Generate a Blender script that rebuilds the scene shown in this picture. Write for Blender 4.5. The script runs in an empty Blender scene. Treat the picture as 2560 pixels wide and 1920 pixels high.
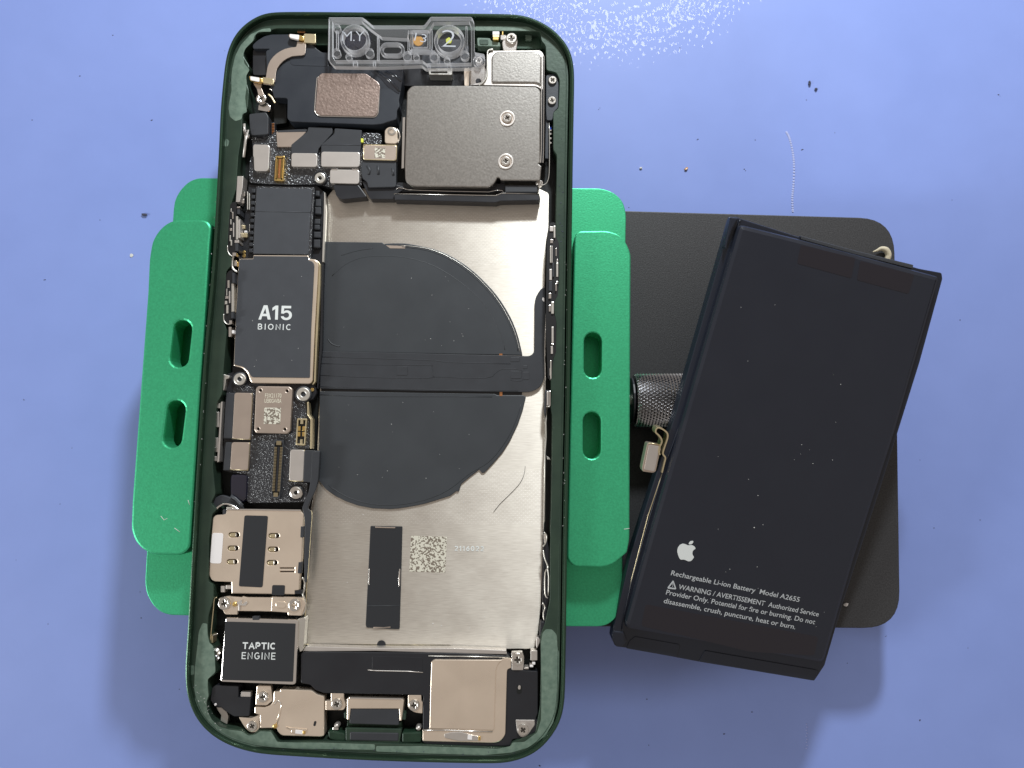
import bpy, bmesh, math, random
from mathutils import Vector, Matrix, geometry
random.seed(7)
S = bpy.context.scene
COL = S.collection
# ------------------------------------------------------------------ camera (1 unit = 1 cm)
TILT = math.radians(6.13); DIST = 15.2; R = 2.85; FPX = 1950.0
cam = bpy.data.cameras.new('camera'); cam.sensor_width = 36; cam.lens = 36*FPX/2560
cam.clip_start = 0.1; cam.clip_end = 500
camo = bpy.data.objects.new('camera', cam); COL.objects.link(camo)
CP = Vector((0, -DIST*math.sin(TILT), R+DIST*math.cos(TILT)))
camo.location = CP; camo.rotation_euler = (TILT, 0, 0)
S.camera = camo
# ------------------------------------------------------------------ world, lamps, exposure
w = bpy.data.worlds.new('World'); S.world = w; w.use_nodes = True
bg = w.node_tree.nodes['Background']
bg.inputs[0].default_value = (0.352, 0.315, 0.288, 1); bg.inputs[1].default_value = 1.0
S.view_settings.view_transform = 'Standard'; S.view_settings.look = 'None'
S.view_settings.exposure = 0.0; S.view_settings.gamma = 1
LH = 22.0
LC = Vector((5.3, 29.5, LH))
AIM = Vector((-1.5, -5.0, 0))
def area(name, loc, size, power, aim=AIM, col=(1, .97, .93)):
    l = bpy.data.lights.new(name, 'AREA'); l.shape = 'DISK'; l.size = size; l.energy = power; l.color = col
    o = bpy.data.objects.new(name, l); COL.objects.link(o); o.location = loc
    o.rotation_euler = (Vector(aim)-Vector(loc)).to_track_quat('-Z', 'Y').to_euler()
    return o
area('bench_lamp', LC, 3.6, 12600, col=(.94, 1, 1.04))
area('fill_lamp', (-60, -20, 34), 16, 20000, (0, -2, 0), col=(.97, 1, 1.0))  # added off-frame fill, evens out the left of the mat
for k in range(18):
    a = 2*math.pi*k/18
    area('ring_lamp_led', LC+Vector((.3+7.6*math.cos(a), 7.6*math.sin(a), 0)), 1.3, 45)

# ------------------------------------------------------------------ pixel frames -> points
K4 = 500/2212; K7 = 760/2212
FR = {'a': (520, 0, K4), 'b': (980, 0, K4), 'c': (520, 280, K4), 'd': (980, 280, K4), 'e': (520, 600, K4),
      'f': (480, 930, K4), 'g': (460, 1240, K4), 'h': (440, 1540, K4), 'i': (940, 1540, K4), 'j': (940, 1240, K4),
      'k': (1140, 600, K4), 'l': (1140, 930, K4), 'm': (1540, 480, K7), 'n': (1540, 900, K7), 'o': (1500, 1300, K7),
      'p': (1640, 1330, 440/2212), 'q': (300, 430, 400/2212), 'r': (300, 1250, 400/2212), 's': (1180, 0, 960/2212),
      't': (780, 580, 600/2212), 'u': (520, 440, 200/737), 'v': (1280, 540, 200/737), 'w': (780, 0, 480/2212),
      'y': (780, 1640, 400/2212), 'z': (0, 0, 1.0), 'x': (0, 0, 2560/2212)}
def T(f, *n):
    ox, oy, k = FR[f]
    return [(ox+n[i]*k, oy+n[i+1]*k) for i in range(0, len(n), 2)]
def rect(f, x0, y0, x1, y1): return T(f, x0, y0, x1, y0, x1, y1, x0, y1)
def ray(p):
    dx = (p[0]-1280)/FPX; dy = -(p[1]-960)/FPX
    return Vector((dx, dy*math.cos(TILT)+math.sin(TILT), -math.cos(TILT)+dy*math.sin(TILT)))
def P(p, z):
    r = ray(p); s = (z-CP.z)/r.z
    return CP+r*s
PX = DIST/FPX                                   # one photo pixel on the phone, in cm
# ------------------------------------------------------------------ objects
ABS = {}                                        # position of each object in its thing's frame
def thing(name, label, cat, loc=(0, 0, 0), group=None, matrix=None):
    o = bpy.data.objects.new(name, None); COL.objects.link(o); o.empty_display_size = .3
    o['label'] = label; o['category'] = cat
    if group: o['group'] = group
    if matrix is not None: o.matrix_world = matrix; ABS[o] = Vector((0, 0, 0))
    else: o.location = loc; ABS[o] = Vector(loc)
    return o
def link(name, me, parent, mat, center=None, smooth=False):
    """me in the thing's frame; origin moved to its own centre"""
    vs = [v.co for v in me.vertices]
    c = sum(vs, Vector())/max(1, len(vs)) if center is None else center
    for v in me.vertices: v.co -= c
    for m in (mat if isinstance(mat, (list, tuple)) else [mat]): me.materials.append(m)
    if smooth:
        for p in me.polygons: p.use_smooth = True
    o = bpy.data.objects.new(name, me); COL.objects.link(o)
    if parent is not None:
        o.parent = parent; o.location = c-ABS[parent]
    else: o.location = c
    ABS[o] = c
    return o
def tag(o, label=None, cat=None, group=None, kind=None):
    if label: o['label'] = label
    if cat: o['category'] = cat
    if group: o['group'] = group
    if kind: o['kind'] = kind
    return o
def roundp(pts, r, seg=4):
    """round the corners of a pixel polygon; r number or list"""
    n = len(pts); out = []
    for i in range(n):
        ri = r[i] if isinstance(r, (list, tuple)) else r
        p0 = Vector(pts[i-1]).to_2d(); p1 = Vector(pts[i]).to_2d(); p2 = Vector(pts[(i+1) % n]).to_2d()
        d0 = p0-p1; d2 = p2-p1
        if ri <= 0 or d0.length < 1e-6 or d2.length < 1e-6: out.append(tuple(p1)); continue
        l = min(ri, d0.length*.48, d2.length*.48)
        a = p1+d0.normalized()*l; b = p1+d2.normalized()*l
        for k in range(seg+1):
            t = k/seg
            out.append(tuple(a*(1-t)**2+p1*2*t*(1-t)+b*t*t))
    return out
def area2(l): return sum(l[i-1].x*l[i].y-l[i].x*l[i-1].y for i in range(len(l)))/2
def inset(loop, d):
    """offset a CCW loop to the left (inwards) by d"""
    n = len(loop); out = []
    for i in range(n):
        a = loop[i-1]; b = loop[i]; c = loop[(i+1) % n]
        e0 = (b-a).to_2d(); e1 = (c-b).to_2d()
        if e0.length < 1e-7: e0 = e1
        if e1.length < 1e-7: e1 = e0
        if e0.length < 1e-7: out.append(b.copy()); continue
        n0 = Vector((-e0.y, e0.x)).normalized(); n1 = Vector((-e1.y, e1.x)).normalized()
        m = n0+n1
        if m.length < 1e-4: m = n0
        m = m/max(.35, m.length_squared/2)
        out.append(Vector((b.x+m.x*d, b.y+m.y*d, b.z)))
    return out
def clean(l):
    out = []
    for v in l:
        if not out or (v-out[-1]).length > 1e-4: out.append(v)
    if len(out) > 1 and (out[0]-out[-1]).length < 1e-4: out.pop()
    return out
def prism_mesh(loops, z1, z0, bev):
    """loops: first outer, then holes, lists of Vector; bevelled top rim"""
    verts = []; faces = []
    tops = []; bots = []
    for li, l in enumerate(loops):
        l = clean(l)
        if area2(l) < 0: l = l[::-1]
        if li > 0: l = l[::-1]                 # holes clockwise, so 'left' is still into the solid
        rings = []
        if bev > 0:
            for u, dz in ((0, bev), (.3, .3*bev), (1.0, 0)):
                rings.append([Vector((v.x, v.y, z1-dz)) for v in inset(l, bev*u)])
        else: rings.append([Vector((v.x, v.y, z1)) for v in l])
        rings.insert(0, [Vector((v.x, v.y, z0)) for v in l])
        base = []
        for rg in rings:
            base.append(len(verts)); verts += rg
        n = len(l)
        for k in range(len(rings)-1):
            for i in range(n):
                j = (i+1) % n
                faces.append((base[k]+i, base[k]+j, base[k+1]+j, base[k+1]+i))
        tops.append((base[-1], rings[-1])); bots.append((base[0], rings[0]))
    def cap(sets, flip):
        idx = [b+i for b, r in sets for i in range(len(r))]
        tri = geometry.tessellate_polygon([[Vector((v.x, v.y, 0)) for v in r] for b, r in sets])
        for t in tri:
            a, b, c = (idx[q] for q in t)
            va, vb, vc = verts[a], verts[b], verts[c]
            s = (vb.x-va.x)*(vc.y-va.y)-(vc.x-va.x)*(vb.y-va.y)
            if abs(s) < 1e-12: continue
            if (s < 0) != flip: b, c = c, b
            faces.append((a, b, c))
    cap(tops, False); cap(bots, True)
    me = bpy.data.meshes.new('m'); me.from_pydata(verts, [], faces); me.update()
    return me
def ext(name, parent, pts, z1, z0, mat, r=0, bev=.008, holes=(), M=P, seg=4, ref=None):
    """extrude a photo outline standing at height z1 down to z0"""
    zr = z1 if ref is None else ref
    loops = [[M(p, zr) for p in roundp(pts, r, seg)]]
    for h in holes: loops.append([M(p, zr) for p in h])
    return link(name, prism_mesh(loops, z1, z0, bev), parent, mat)
def circ(p, r, n=20): return [(p[0]+r*math.cos(2*math.pi*k/n), p[1]+r*math.sin(2*math.pi*k/n)) for k in range(n)]
def stadium(a, b, r, n=8):
    """pixel stadium from centre a to centre b"""
    a = Vector(a); b = Vector(b); t = math.atan2(b.y-a.y, b.x-a.x); out = []
    for k in range(n+1):
        u = t+math.pi/2+math.pi*k/n; out.append((a.x+r*math.cos(u), a.y+r*math.sin(u)))
    for k in range(n+1):
        u = t-math.pi/2+math.pi*k/n; out.append((b.x+r*math.cos(u), b.y+r*math.sin(u)))
    return out
def lathe_mesh(prof, n=24):
    verts = []; faces = []
    for r, z in prof:
        for k in range(n): verts.append((r*math.cos(2*math.pi*k/n), r*math.sin(2*math.pi*k/n), z))
    m = len(prof)
    for i in range(m-1):
        for k in range(n):
            j = (k+1) % n
            faces.append((i*n+k, i*n+j, (i+1)*n+j, (i+1)*n+k))
    faces.append(tuple(range((m-1)*n, m*n))); faces.append(tuple(range(n))[::-1])
    me = bpy.data.meshes.new('m'); me.from_pydata(verts, [], faces); me.update(); return me
def disc(name, parent, p, z, r, prof, mat, M=P, n=24):
    """round part: prof = list of (radius factor, z offset)"""
    c = M(p, z)
    me = lathe_mesh([(q*r, h) for q, h in prof], n)
    for v in me.vertices: v.co += c
    return link(name, me, parent, mat)
def tube_mesh(pts, r, n=6, flat=1.0):
    verts = []; faces = []
    m = len(pts)
    for i, p in enumerate(pts):
        d = (pts[min(i+1, m-1)]-pts[max(i-1, 0)])
        if d.length < 1e-9: d = Vector((1, 0, 0))
        d.normalize()
        up = Vector((0, 0, 1))
        s = d.cross(up)
        if s.length < 1e-3: s = Vector((1, 0, 0))
        s.normalize(); u = s.cross(d).normalized()
        rr = r[i] if isinstance(r, (list, tuple)) else r
        for k in range(n):
            a = 2*math.pi*(k+.5)/n
            verts.append(p+s*rr*math.cos(a)+u*rr*flat*math.sin(a))
    for i in range(m-1):
        for k in range(n):
            j = (k+1) % n
            faces.append((i*n+k, i*n+j, (i+1)*n+j, (i+1)*n+k))
    faces.append(tuple(range(n))[::-1]); faces.append(tuple(range((m-1)*n, m*n)))
    me = bpy.data.meshes.new('m'); me.from_pydata(verts, [], faces); me.update(); return me
def tube(name, parent, pts, z, r, mat, M=P, n=6, flat=1.0):
    zs = z if isinstance(z, (list, tuple)) else [z]*len(pts)
    return link(name, tube_mesh([M(p, q) for p, q in zip(pts, zs)], r, n, flat), parent, mat, smooth=n > 4)
def smoothline(pts, k=4):
    """Catmull-Rom through pixel points"""
    out = []; n = len(pts); V = [Vector(p) for p in pts]
    for i in range(n-1):
        a = V[max(i-1, 0)]; b = V[i]; c = V[i+1]; d = V[min(i+2, n-1)]
        for q in range(k):
            t = q/k
            out.append(tuple(.5*((2*b)+(c-a)*t+(2*a-5*b+4*c-d)*t*t+(3*b-a-3*c+d)*t**3)))
    out.append(tuple(V[-1])); return out
def join(name, parent, meshes, mat, kind=None):
    bm = bmesh.new()
    for m in meshes: bm.from_mesh(m); bpy.data.meshes.remove(m)
    me = bpy.data.meshes.new('m'); bm.to_mesh(me); bm.free()
    o = link(name, me, parent, mat)
    if kind: o['kind'] = kind
    return o
def boxm(pts, z1, z0, bev=.004, r=0, M=P): return prism_mesh([[M(p, z1) for p in roundp(pts, r)]], z1, z0, bev)
# ------------------------------------------------------------------ materials
def mat(name, col, rough=.5, metal=0.0, var=0.0, vscale=3.0, bump=0.0, bscale=40.0, spec=.5, coat=0.0, coatr=.1,
        aniso=0.0, rvar=0.0, wear=None, blotch=None, tangent=False, stretch=None):
    m = bpy.data.materials.new(name); m.use_nodes = True
    nt = m.node_tree; N = nt.nodes; L = nt.links; b = N['Principled BSDF']
    b.inputs['Base Color'].default_value = (*col, 1); b.inputs['Roughness'].default_value = rough
    b.inputs['Metallic'].default_value = metal; b.inputs['Specular IOR Level'].default_value = spec
    b.inputs['Coat Weight'].default_value = coat; b.inputs['Coat Roughness'].default_value = coatr
    tc = N.new('ShaderNodeTexCoord'); vec = tc.outputs['Object']
    if stretch:
        mp = N.new('ShaderNodeMapping'); L.new(vec, mp.inputs[0]); mp.inputs['Scale'].default_value = stretch
        svec = mp.outputs[0]
    else: svec = vec
    if var or blotch:
        n = N.new('ShaderNodeTexNoise'); n.inputs['Scale'].default_value = vscale; n.inputs['Detail'].default_value = 5
        L.new(vec, n.inputs['Vector'])
        r = N.new('ShaderNodeMapRange'); L.new(n.outputs[0], r.inputs[0])
        r.inputs[1].default_value = .3; r.inputs[2].default_value = .7
        mx = N.new('ShaderNodeMix'); mx.data_type = 'RGBA'
        L.new(r.outputs[0], mx.inputs[0])
        c2 = blotch if blotch else tuple(min(1, c*(1+var)) for c in col)
        c1 = col if blotch else tuple(c*(1-var) for c in col)
        mx.inputs[6].default_value = (*c1, 1); mx.inputs[7].default_value = (*c2, 1)
        L.new(mx.outputs[2], b.inputs['Base Color'])
    if wear:
        wn = N.new('ShaderNodeTexNoise'); wn.inputs['Scale'].default_value = 5; wn.inputs['Detail'].default_value = 12; wn.inputs['Roughness'].default_value = .75
        L.new(vec, wn.inputs['Vector'])
        wr = N.new('ShaderNodeMapRange'); L.new(wn.outputs[0], wr.inputs[0]); wr.inputs[1].default_value = .66; wr.inputs[2].default_value = .72; wr.inputs[4].default_value = .8
        wm = N.new('ShaderNodeMix'); wm.data_type = 'RGBA'; L.new(wr.outputs[0], wm.inputs[0])
        if b.inputs['Base Color'].links: L.new(b.inputs['Base Color'].links[0].from_socket, wm.inputs[6])
        else: wm.inputs[6].default_value = (*col, 1)
        wm.inputs[7].default_value = (*wear, 1); L.new(wm.outputs[2], b.inputs['Base Color'])
    if rvar:
        n2 = N.new('ShaderNodeTexNoise'); n2.inputs['Scale'].default_value = 1.4; n2.inputs['Detail'].default_value = 6
        L.new(vec, n2.inputs['Vector'])
        r2 = N.new('ShaderNodeMapRange'); L.new(n2.outputs[0], r2.inputs[0])
        r2.inputs[1].default_value = .3; r2.inputs[2].default_value = .7
        r2.inputs[3].default_value = max(.02, rough-rvar); r2.inputs[4].default_value = rough+rvar
        L.new(r2.outputs[0], b.inputs['Roughness'])
    if bump:
        n3 = N.new('ShaderNodeTexNoise'); n3.inputs['Scale'].default_value = bscale; n3.inputs['Detail'].default_value = 3
        L.new(svec, n3.inputs['Vector'])
        bp = N.new('ShaderNodeBump'); bp.inputs['Strength'].default_value = 1.0; bp.inputs['Distance'].default_value = bump
        L.new(n3.outputs[0], bp.inputs['Height']); L.new(bp.outputs[0], b.inputs['Normal'])
    if aniso:
        b.inputs['Anisotropic'].default_value = aniso
        tg = N.new('ShaderNodeCombineXYZ'); tg.inputs[1].default_value = 1
        L.new(tg.outputs[0], b.inputs['Tangent'])
    return m
MT = {}
MT['arm'] = mat('green_anodised', (.062, .50, .245), .42, .68, var=.10, vscale=26, bump=.0025, bscale=30)
MT['arm_low'] = MT['arm']
MT['frame'] = mat('dark_green_anodised', (.042, .085, .055), .24, .75, bump=.0015, bscale=30, vscale=4, blotch=(.045, .085, .055), wear=(.2, .28, .2))
MT['ledge'] = mat('green_ledge', (.026, .047, .034), .38, .3, bump=.002, bscale=14, blotch=(.040, .068, .046), vscale=2.2, wear=(.08, .12, .09))
MT['residue'] = mat('adhesive_residue', (.095, .15, .115), .6, .0, bump=.004, bscale=20, blotch=(.16, .225, .175), vscale=8)
MT['inner'] = mat('inner_floor', (.004, .006, .006), .5, .1, bump=.003, bscale=10)
MT['hgreen'] = mat('housing_green', (.018, .045, .026), .4, .3, var=.25, vscale=6)
MT['bpl'] = mat('black_plastic', (.013, .014, .018), .42, 0, bump=.0008, bscale=60, rvar=.08)
MT['bsp'] = mat('speaker_plastic', (.022, .027, .036), .42, 0, bump=.0012, bscale=60, rvar=.08)
MT['tape'] = mat('graphite_tape', (.050, .055, .064), .48, 0, bump=.0012, bscale=5, var=.06, vscale=3)
MT['pad'] = mat('coil_tape', (.038, .043, .049), .46, 0, bump=.0012, bscale=2.2, var=.05, vscale=1.2, rvar=.05)
MT['flex'] = mat('flex_cable', (.030, .033, .039), .5, 0, bump=.001, bscale=70, var=.1)
MT['blk'] = mat('black_label', (.016, .018, .022), .5, 0, bump=.0006, bscale=80)
MT['beige'] = mat('nickel_plate', (.92, .79, .65), .30, .82, bump=.0004, bscale=30, var=.04, vscale=2, rvar=.05)
MT['cover'] = mat('connector_cover', (.66, .62, .58), .42, .85, bump=.0006, bscale=50, var=.04)
MT['cover2'] = mat('brown_cover', (.56, .47, .40), .4, .85, bump=.0006, bscale=50, var=.05)
MT['satin'] = mat('satin_shield', (.42, .405, .38), .30, 1, bump=.0016, bscale=24, var=.14, vscale=26)
MT['rough'] = mat('speckled_brown_metal', (.42, .33, .29), .38, .95, bump=.006, bscale=22, var=.15, vscale=22)
MT['steel'] = mat('bright_steel', (.85, .82, .78), .22, 1, bump=.001, bscale=10)
MT['wall'] = mat('shield_side', (.78, .76, .70), .35, .9, bump=.001, bscale=12)
MT['screw'] = mat('screw_steel', (.78, .75, .70), .25, 1, bump=.001, bscale=14)
MT['gold'] = mat('gold_contact', (.85, .60, .22), .3, 1)
MT['brass'] = mat('pale_brass', (.72, .62, .40), .35, .9, var=.1)
MT['copper'] = mat('copper', (.62, .28, .12), .35, .9)
MT['white'] = mat('white_sticker', (.80, .77, .76), .6)
MT['print'] = mat('white_print', (.72, .76, .75), .6)
MT['gilt'] = mat('laser_print', (.66, .62, .50), .6)
MT['print2'] = mat('grey_print', (.50, .53, .55), .6)
MT['etch'] = mat('etched_patch', (.50, .47, .36), .6, .1, blotch=(.74, .70, .56), vscale=14)
def speckled_patch():
    m = MT['etch']; nt = m.node_tree; N = nt.nodes; L = nt.links; b = N['Principled BSDF']
    v = N.new('ShaderNodeTexVoronoi'); v.inputs['Scale'].default_value = 36; L.new(N['Texture Coordinate'].outputs['Object'], v.inputs['Vector'])
    s_ = N.new('ShaderNodeSeparateColor'); L.new(v.outputs['Color'], s_.inputs[0])
    r = N.new('ShaderNodeMath'); r.operation = 'GREATER_THAN'; L.new(s_.outputs[0], r.inputs[0]); r.inputs[1].default_value = .42
    mx = N.new('ShaderNodeMix'); mx.data_type = 'RGBA'; L.new(r.outputs[0], mx.inputs[0])
    mx.inputs[6].default_value = (.20, .165, .13, 1); mx.inputs[7].default_value = (.66, .64, .54, 1); L.new(mx.outputs[2], b.inputs['Base Color'])
speckled_patch()
MT['yellow'] = mat('yellow_dot', (.70, .75, .08), .5)
MT['amber'] = mat('amber_sensor', (.55, .28, .06), .3)
MT['blue'] = mat('blue_dot', (.02, .08, .6), .4)
MT['lens'] = mat('dark_lens', (.008, .008, .02), .08, 0, coat=1, coatr=.03)
MT['knob'] = mat('knurled_steel', (.38, .38, .39), .22, 1, bump=.0005, bscale=30)
MT['pin'] = mat('dull_brass_pin', (.42, .35, .22), .35, .9)
MT['shine'] = mat('shiny_black_tape', (.022, .025, .032), .16, 0, coat=.6)
MT['hole_shade'] = mat('recess_shade', (.003, .003, .004), .5)  # shade of gaps and slots put into a near-black colour
MT['plate'] = mat('black_powder_coat', (.040, .040, .042), .48, .2, bump=.004, bscale=50, var=.35, vscale=36, wear=(.09, .09, .09))
MT['bat'] = mat('battery_pouch', (.013, .016, .026), .38, 0, bump=.010, bscale=.7, rvar=.07)
MT['batside'] = mat('battery_side', (.012, .016, .028), .35, 0, bump=.001, bscale=6)
MT['batpatch'] = mat('battery_tape', (.016, .014, .020), .30, 0)
MT['dust'] = mat('pale_dust', (.62, .62, .60), .8)
MT['dark'] = mat('dark_speck', (.05, .055, .09), .8)
MT['crumb'] = mat('beige_crumb', (.62, .55, .40), .7, var=.2, bump=.01, bscale=10)
def glitter():
    m = mat('speckled_board', (.030, .032, .037), .17, .1, bump=.03, bscale=22)
    nt = m.node_tree; N = nt.nodes; L = nt.links; b = N['Principled BSDF']
    b.inputs['Specular IOR Level'].default_value = .9
    return m
MT['board'] = glitter()
def brushed(bands):
    m = mat('brushed_steel_sheet', (.74, .69, .63), .48, 1, aniso=.81, rvar=.05)
    nt = m.node_tree; N = nt.nodes; L = nt.links; b = N['Principled BSDF']
    tc = N['Texture Coordinate']
    mp = N.new('ShaderNodeMapping'); mp.inputs['Scale'].default_value = (.9, 16, 1); L.new(tc.outputs['Object'], mp.inputs[0])
    n = N.new('ShaderNodeTexNoise'); n.inputs['Scale'].default_value = 5; n.inputs['Detail'].default_value = 4
    L.new(mp.outputs[0], n.inputs['Vector'])
    # the fine dimple grid pressed into the sheet
    sx = N.new('ShaderNodeSeparateXYZ'); L.new(tc.outputs['Object'], sx.inputs[0])
    def md(o, v, op='MULTIPLY'):
        k = N.new('ShaderNodeMath'); k.operation = op; L.new(o, k.inputs[0])
        if v is not None:
            if isinstance(v, (int, float)): k.inputs[1].default_value = v
            else: L.new(v, k.inputs[1])
        return k.outputs[0]
    def cell(o):
        a = md(md(o, 1/.078), .5, 'ADD'); a = md(a, None, 'FRACT'); a = md(a, .5, 'SUBTRACT'); return md(a, a)
    # rotate by 45 degrees for the staggered grid
    u = md(md(sx.outputs[0], sx.outputs[1], 'ADD'), .7071*1.35); v = md(md(sx.outputs[0], sx.outputs[1], 'SUBTRACT'), .7071*1.35)
    d2 = md(cell(u), cell(v), 'ADD'); dot = md(d2, .022, 'LESS_THAN')
    big = N.new('ShaderNodeTexNoise'); big.inputs['Scale'].default_value = .35; L.new(tc.outputs['Object'], big.inputs['Vector'])
    # dimples lie in two bands, beside the coil
    y_ = sx.outputs[1]
    band = md(md(md(md(y_, bands[0], 'GREATER_THAN'), md(y_, bands[1], 'LESS_THAN')), md(md(y_, bands[2], 'GREATER_THAN'), md(y_, bands[3], 'LESS_THAN')), 'ADD'), .55)
    dm = md(dot, band)
    mx = N.new('ShaderNodeMix'); mx.data_type = 'RGBA'; L.new(dm, mx.inputs[0])
    mx.inputs[7].default_value = (.95, .92, .88, 1)
    r = N.new('ShaderNodeMapRange'); L.new(n.outputs[0], r.inputs[0]); r.inputs[1].default_value = .25; r.inputs[2].default_value = .75
    mx2 = N.new('ShaderNodeMix'); mx2.data_type = 'RGBA'; L.new(r.outputs[0], mx2.inputs[0])
    mx2.inputs[6].default_value = (.64, .595, .525, 1); mx2.inputs[7].default_value = (.83, .785, .705, 1)
    L.new(mx2.outputs[2], mx.inputs[6]); L.new(mx.outputs[2], b.inputs['Base Color'])
    bp = N.new('ShaderNodeBump'); bp.inputs['Distance'].default_value = .0012; L.new(n.outputs[0], bp.inputs['Height'])
    L.new(bp.outputs[0], b.inputs['Normal'])
    return m
def clear():
    m = bpy.data.materials.new('clear_plastic'); m.use_nodes = True
    nt = m.node_tree; N = nt.nodes; L = nt.links; b = N['Principled BSDF']
    b.inputs['Base Color'].default_value = (.80, .82, .84, 1); b.inputs['Roughness'].default_value = .12
    t = N.new('ShaderNodeBsdfTransparent'); t.inputs[0].default_value = (.985, .985, .99, 1)
    lw = N.new('ShaderNodeLayerWeight'); lw.inputs[0].default_value = .30
    r = N.new('ShaderNodeMapRange'); L.new(lw.outputs['Facing'], r.inputs[0]); r.inputs[1].default_value = .22; r.inputs[2].default_value = .8; r.inputs[3].default_value = .02; r.inputs[4].default_value = .6
    mx = N.new('ShaderNodeMixShader'); L.new(r.outputs[0], mx.inputs[0]); L.new(t.outputs[0], mx.inputs[1]); L.new(b.outputs[0], mx.inputs[2])
    L.new(mx.outputs[0], N['Material Output'].inputs['Surface'])
    return m
MT['clear'] = clear()
MT['rim'] = MT['clear'].copy(); MT['rim'].name = 'clear_plastic_edge_highlight'  # edge highlights put in as a whiter mix on steep faces
for n_ in MT['rim'].node_tree.nodes:
    if n_.type == 'MAP_RANGE': n_.inputs[1].default_value = .2; n_.inputs[2].default_value = .52; n_.inputs[3].default_value = .04; n_.inputs[4].default_value = .9
    if n_.type == 'BSDF_PRINCIPLED': n_.inputs['Base Color'].default_value = (.92, .93, .95, 1)
def mat_surface():
    m = bpy.data.materials.new('violet_blue_mat'); m.use_nodes = True
    nt = m.node_tree; N = nt.nodes; L = nt.links; b = N['Principled BSDF']
    tc = N.new('ShaderNodeTexCoord')
    n = N.new('ShaderNodeTexNoise'); n.inputs['Scale'].default_value = .28; n.inputs['Detail'].default_value = 6
    L.new(tc.outputs['Object'], n.inputs['Vector'])
    r = N.new('ShaderNodeMapRange'); L.new(n.outputs[0], r.inputs[0]); r.inputs[1].default_value = .3; r.inputs[2].default_value = .7
    mx = N.new('ShaderNodeMix'); mx.data_type = 'RGBA'; L.new(r.outputs[0], mx.inputs[0])
    mx.inputs[6].default_value = (.218, .302, .665, 1); mx.inputs[7].default_value = (.235, .32, .69, 1)
    L.new(mx.outputs[2], b.inputs['Base Color'])
    g = N.new('ShaderNodeTexNoise'); g.inputs['Scale'].default_value = 1.1; g.inputs['Detail'].default_value = 9; g.inputs['Roughness'].default_value = .62
    L.new(tc.outputs['Object'], g.inputs['Vector'])
    gr = N.new('ShaderNodeMapRange'); L.new(g.outputs[0], gr.inputs[0]); gr.inputs[1].default_value = .3; gr.inputs[2].default_value = .7; gr.inputs[3].default_value = .982; gr.inputs[4].default_value = 1.018
    gm = N.new('ShaderNodeMix'); gm.data_type = 'RGBA'; gm.blend_type = 'MULTIPLY'; gm.inputs[0].default_value = 1; L.new(mx.outputs[2], gm.inputs[6]); L.new(gr.outputs[0], gm.inputs[7]); L.new(gm.outputs[2], b.inputs['Base Color'])
    b.inputs['Roughness'].default_value = .5; b.inputs['Specular IOR Level'].default_value = .3
    b.inputs['Coat Weight'].default_value = .75; b.inputs['Coat Roughness'].default_value = .035
    v = N.new('ShaderNodeTexVoronoi'); v.inputs['Scale'].default_value = 7.5; v.inputs['Randomness'].default_value = .9
    v.feature = 'SMOOTH_F1'; v.inputs['Smoothness'].default_value = .5
    vm_ = N.new('ShaderNodeMapping'); vm_.inputs['Scale'].default_value = (1.15, .75, 1); vm_.inputs['Rotation'].default_value = (0, 0, .12)
    L.new(tc.outputs['Object'], vm_.inputs[0]); L.new(vm_.outputs[0], v.inputs['Vector'])
    n2 = N.new('ShaderNodeTexNoise'); n2.inputs['Scale'].default_value = .6; n2.inputs['Detail'].default_value = 2
    L.new(tc.outputs['Object'], n2.inputs['Vector'])
    ad = N.new('ShaderNodeMath'); ad.operation = 'MULTIPLY_ADD'; L.new(n2.outputs[0], ad.inputs[0]); ad.inputs[1].default_value = .8
    L.new(v.outputs['Distance'], ad.inputs[2])
    bp = N.new('ShaderNodeBump'); bp.inputs['Distance'].default_value = .0055
    L.new(ad.outputs[0], bp.inputs['Height']); L.new(bp.outputs[0], b.inputs['Coat Normal'])
    return m
MT['mat'] = mat_surface()

# ------------------------------------------------------------------ setting: the work mat
def slab(name, x0, y0, x1, y1, z1, z0, m):
    l = [Vector((x0, y0, 0)), Vector((x1, y0, 0)), Vector((x1, y1, 0)), Vector((x0, y1, 0))]
    return link(name, prism_mesh([l], z1, z0, .05), None, m)
tag(slab('work_mat', -45, -40, 45, 45, 0, -.3, MT['mat']), kind='structure')

def inset_px(q, d):
    V = [Vector((p[0], p[1], 0)) for p in q]
    if area2(V) < 0: V = V[::-1]
    return [(v.x, v.y) for v in inset(V, d)]
# ------------------------------------------------------------------ phone holder
holder = thing('phone_holder', 'black plate with green metal clamp arms and knurled knob gripping the opened phone', 'phone holder', (4, 0, 0))
PZ = 1.30
plate_pts = [(700, 520), (1570, 527), (2236, 546), (2251, 1571), (1240, 1565), (700, 1560)]
plate = ext('base_plate', holder, plate_pts, PZ, PZ-.3, MT['plate'], r=[60, 0, 88, 92, 0, 60], bev=.022, seg=8)
for fx, fy in ((820, 640), (2120, 650), (2130, 1460), (820, 1450)):
    disc('rubber_foot', holder, (fx, fy), PZ-.3, .5, [(1, -(PZ-.3)+.002), (1, -.25), (.85, 0)], MT['bpl'])
LOWZ = 2.07; UPZ = 2.55
s1 = stadium((456, 823), (448, 895), 22.5); s2 = stadium((440, 1024), (431, 1096), 22.5)
s3 = stadium(T('k', 1515, 1120)[0], T('k', 1513, 1425)[0], 22); s4 = stadium(T('l', 1503, 540)[0], T('l', 1503, 862)[0], 22)
lowL = [(600, 446)]+T('q', 1080, 80, 950, 130, 830, 250, 760, 380, 740, 500, 730, 650)+[(398, 980)]+T('r', 365, 780, 345, 1150, 370, 1300, 450, 1450, 560, 1550, 680, 1590)+[(600, 1543)]
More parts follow.
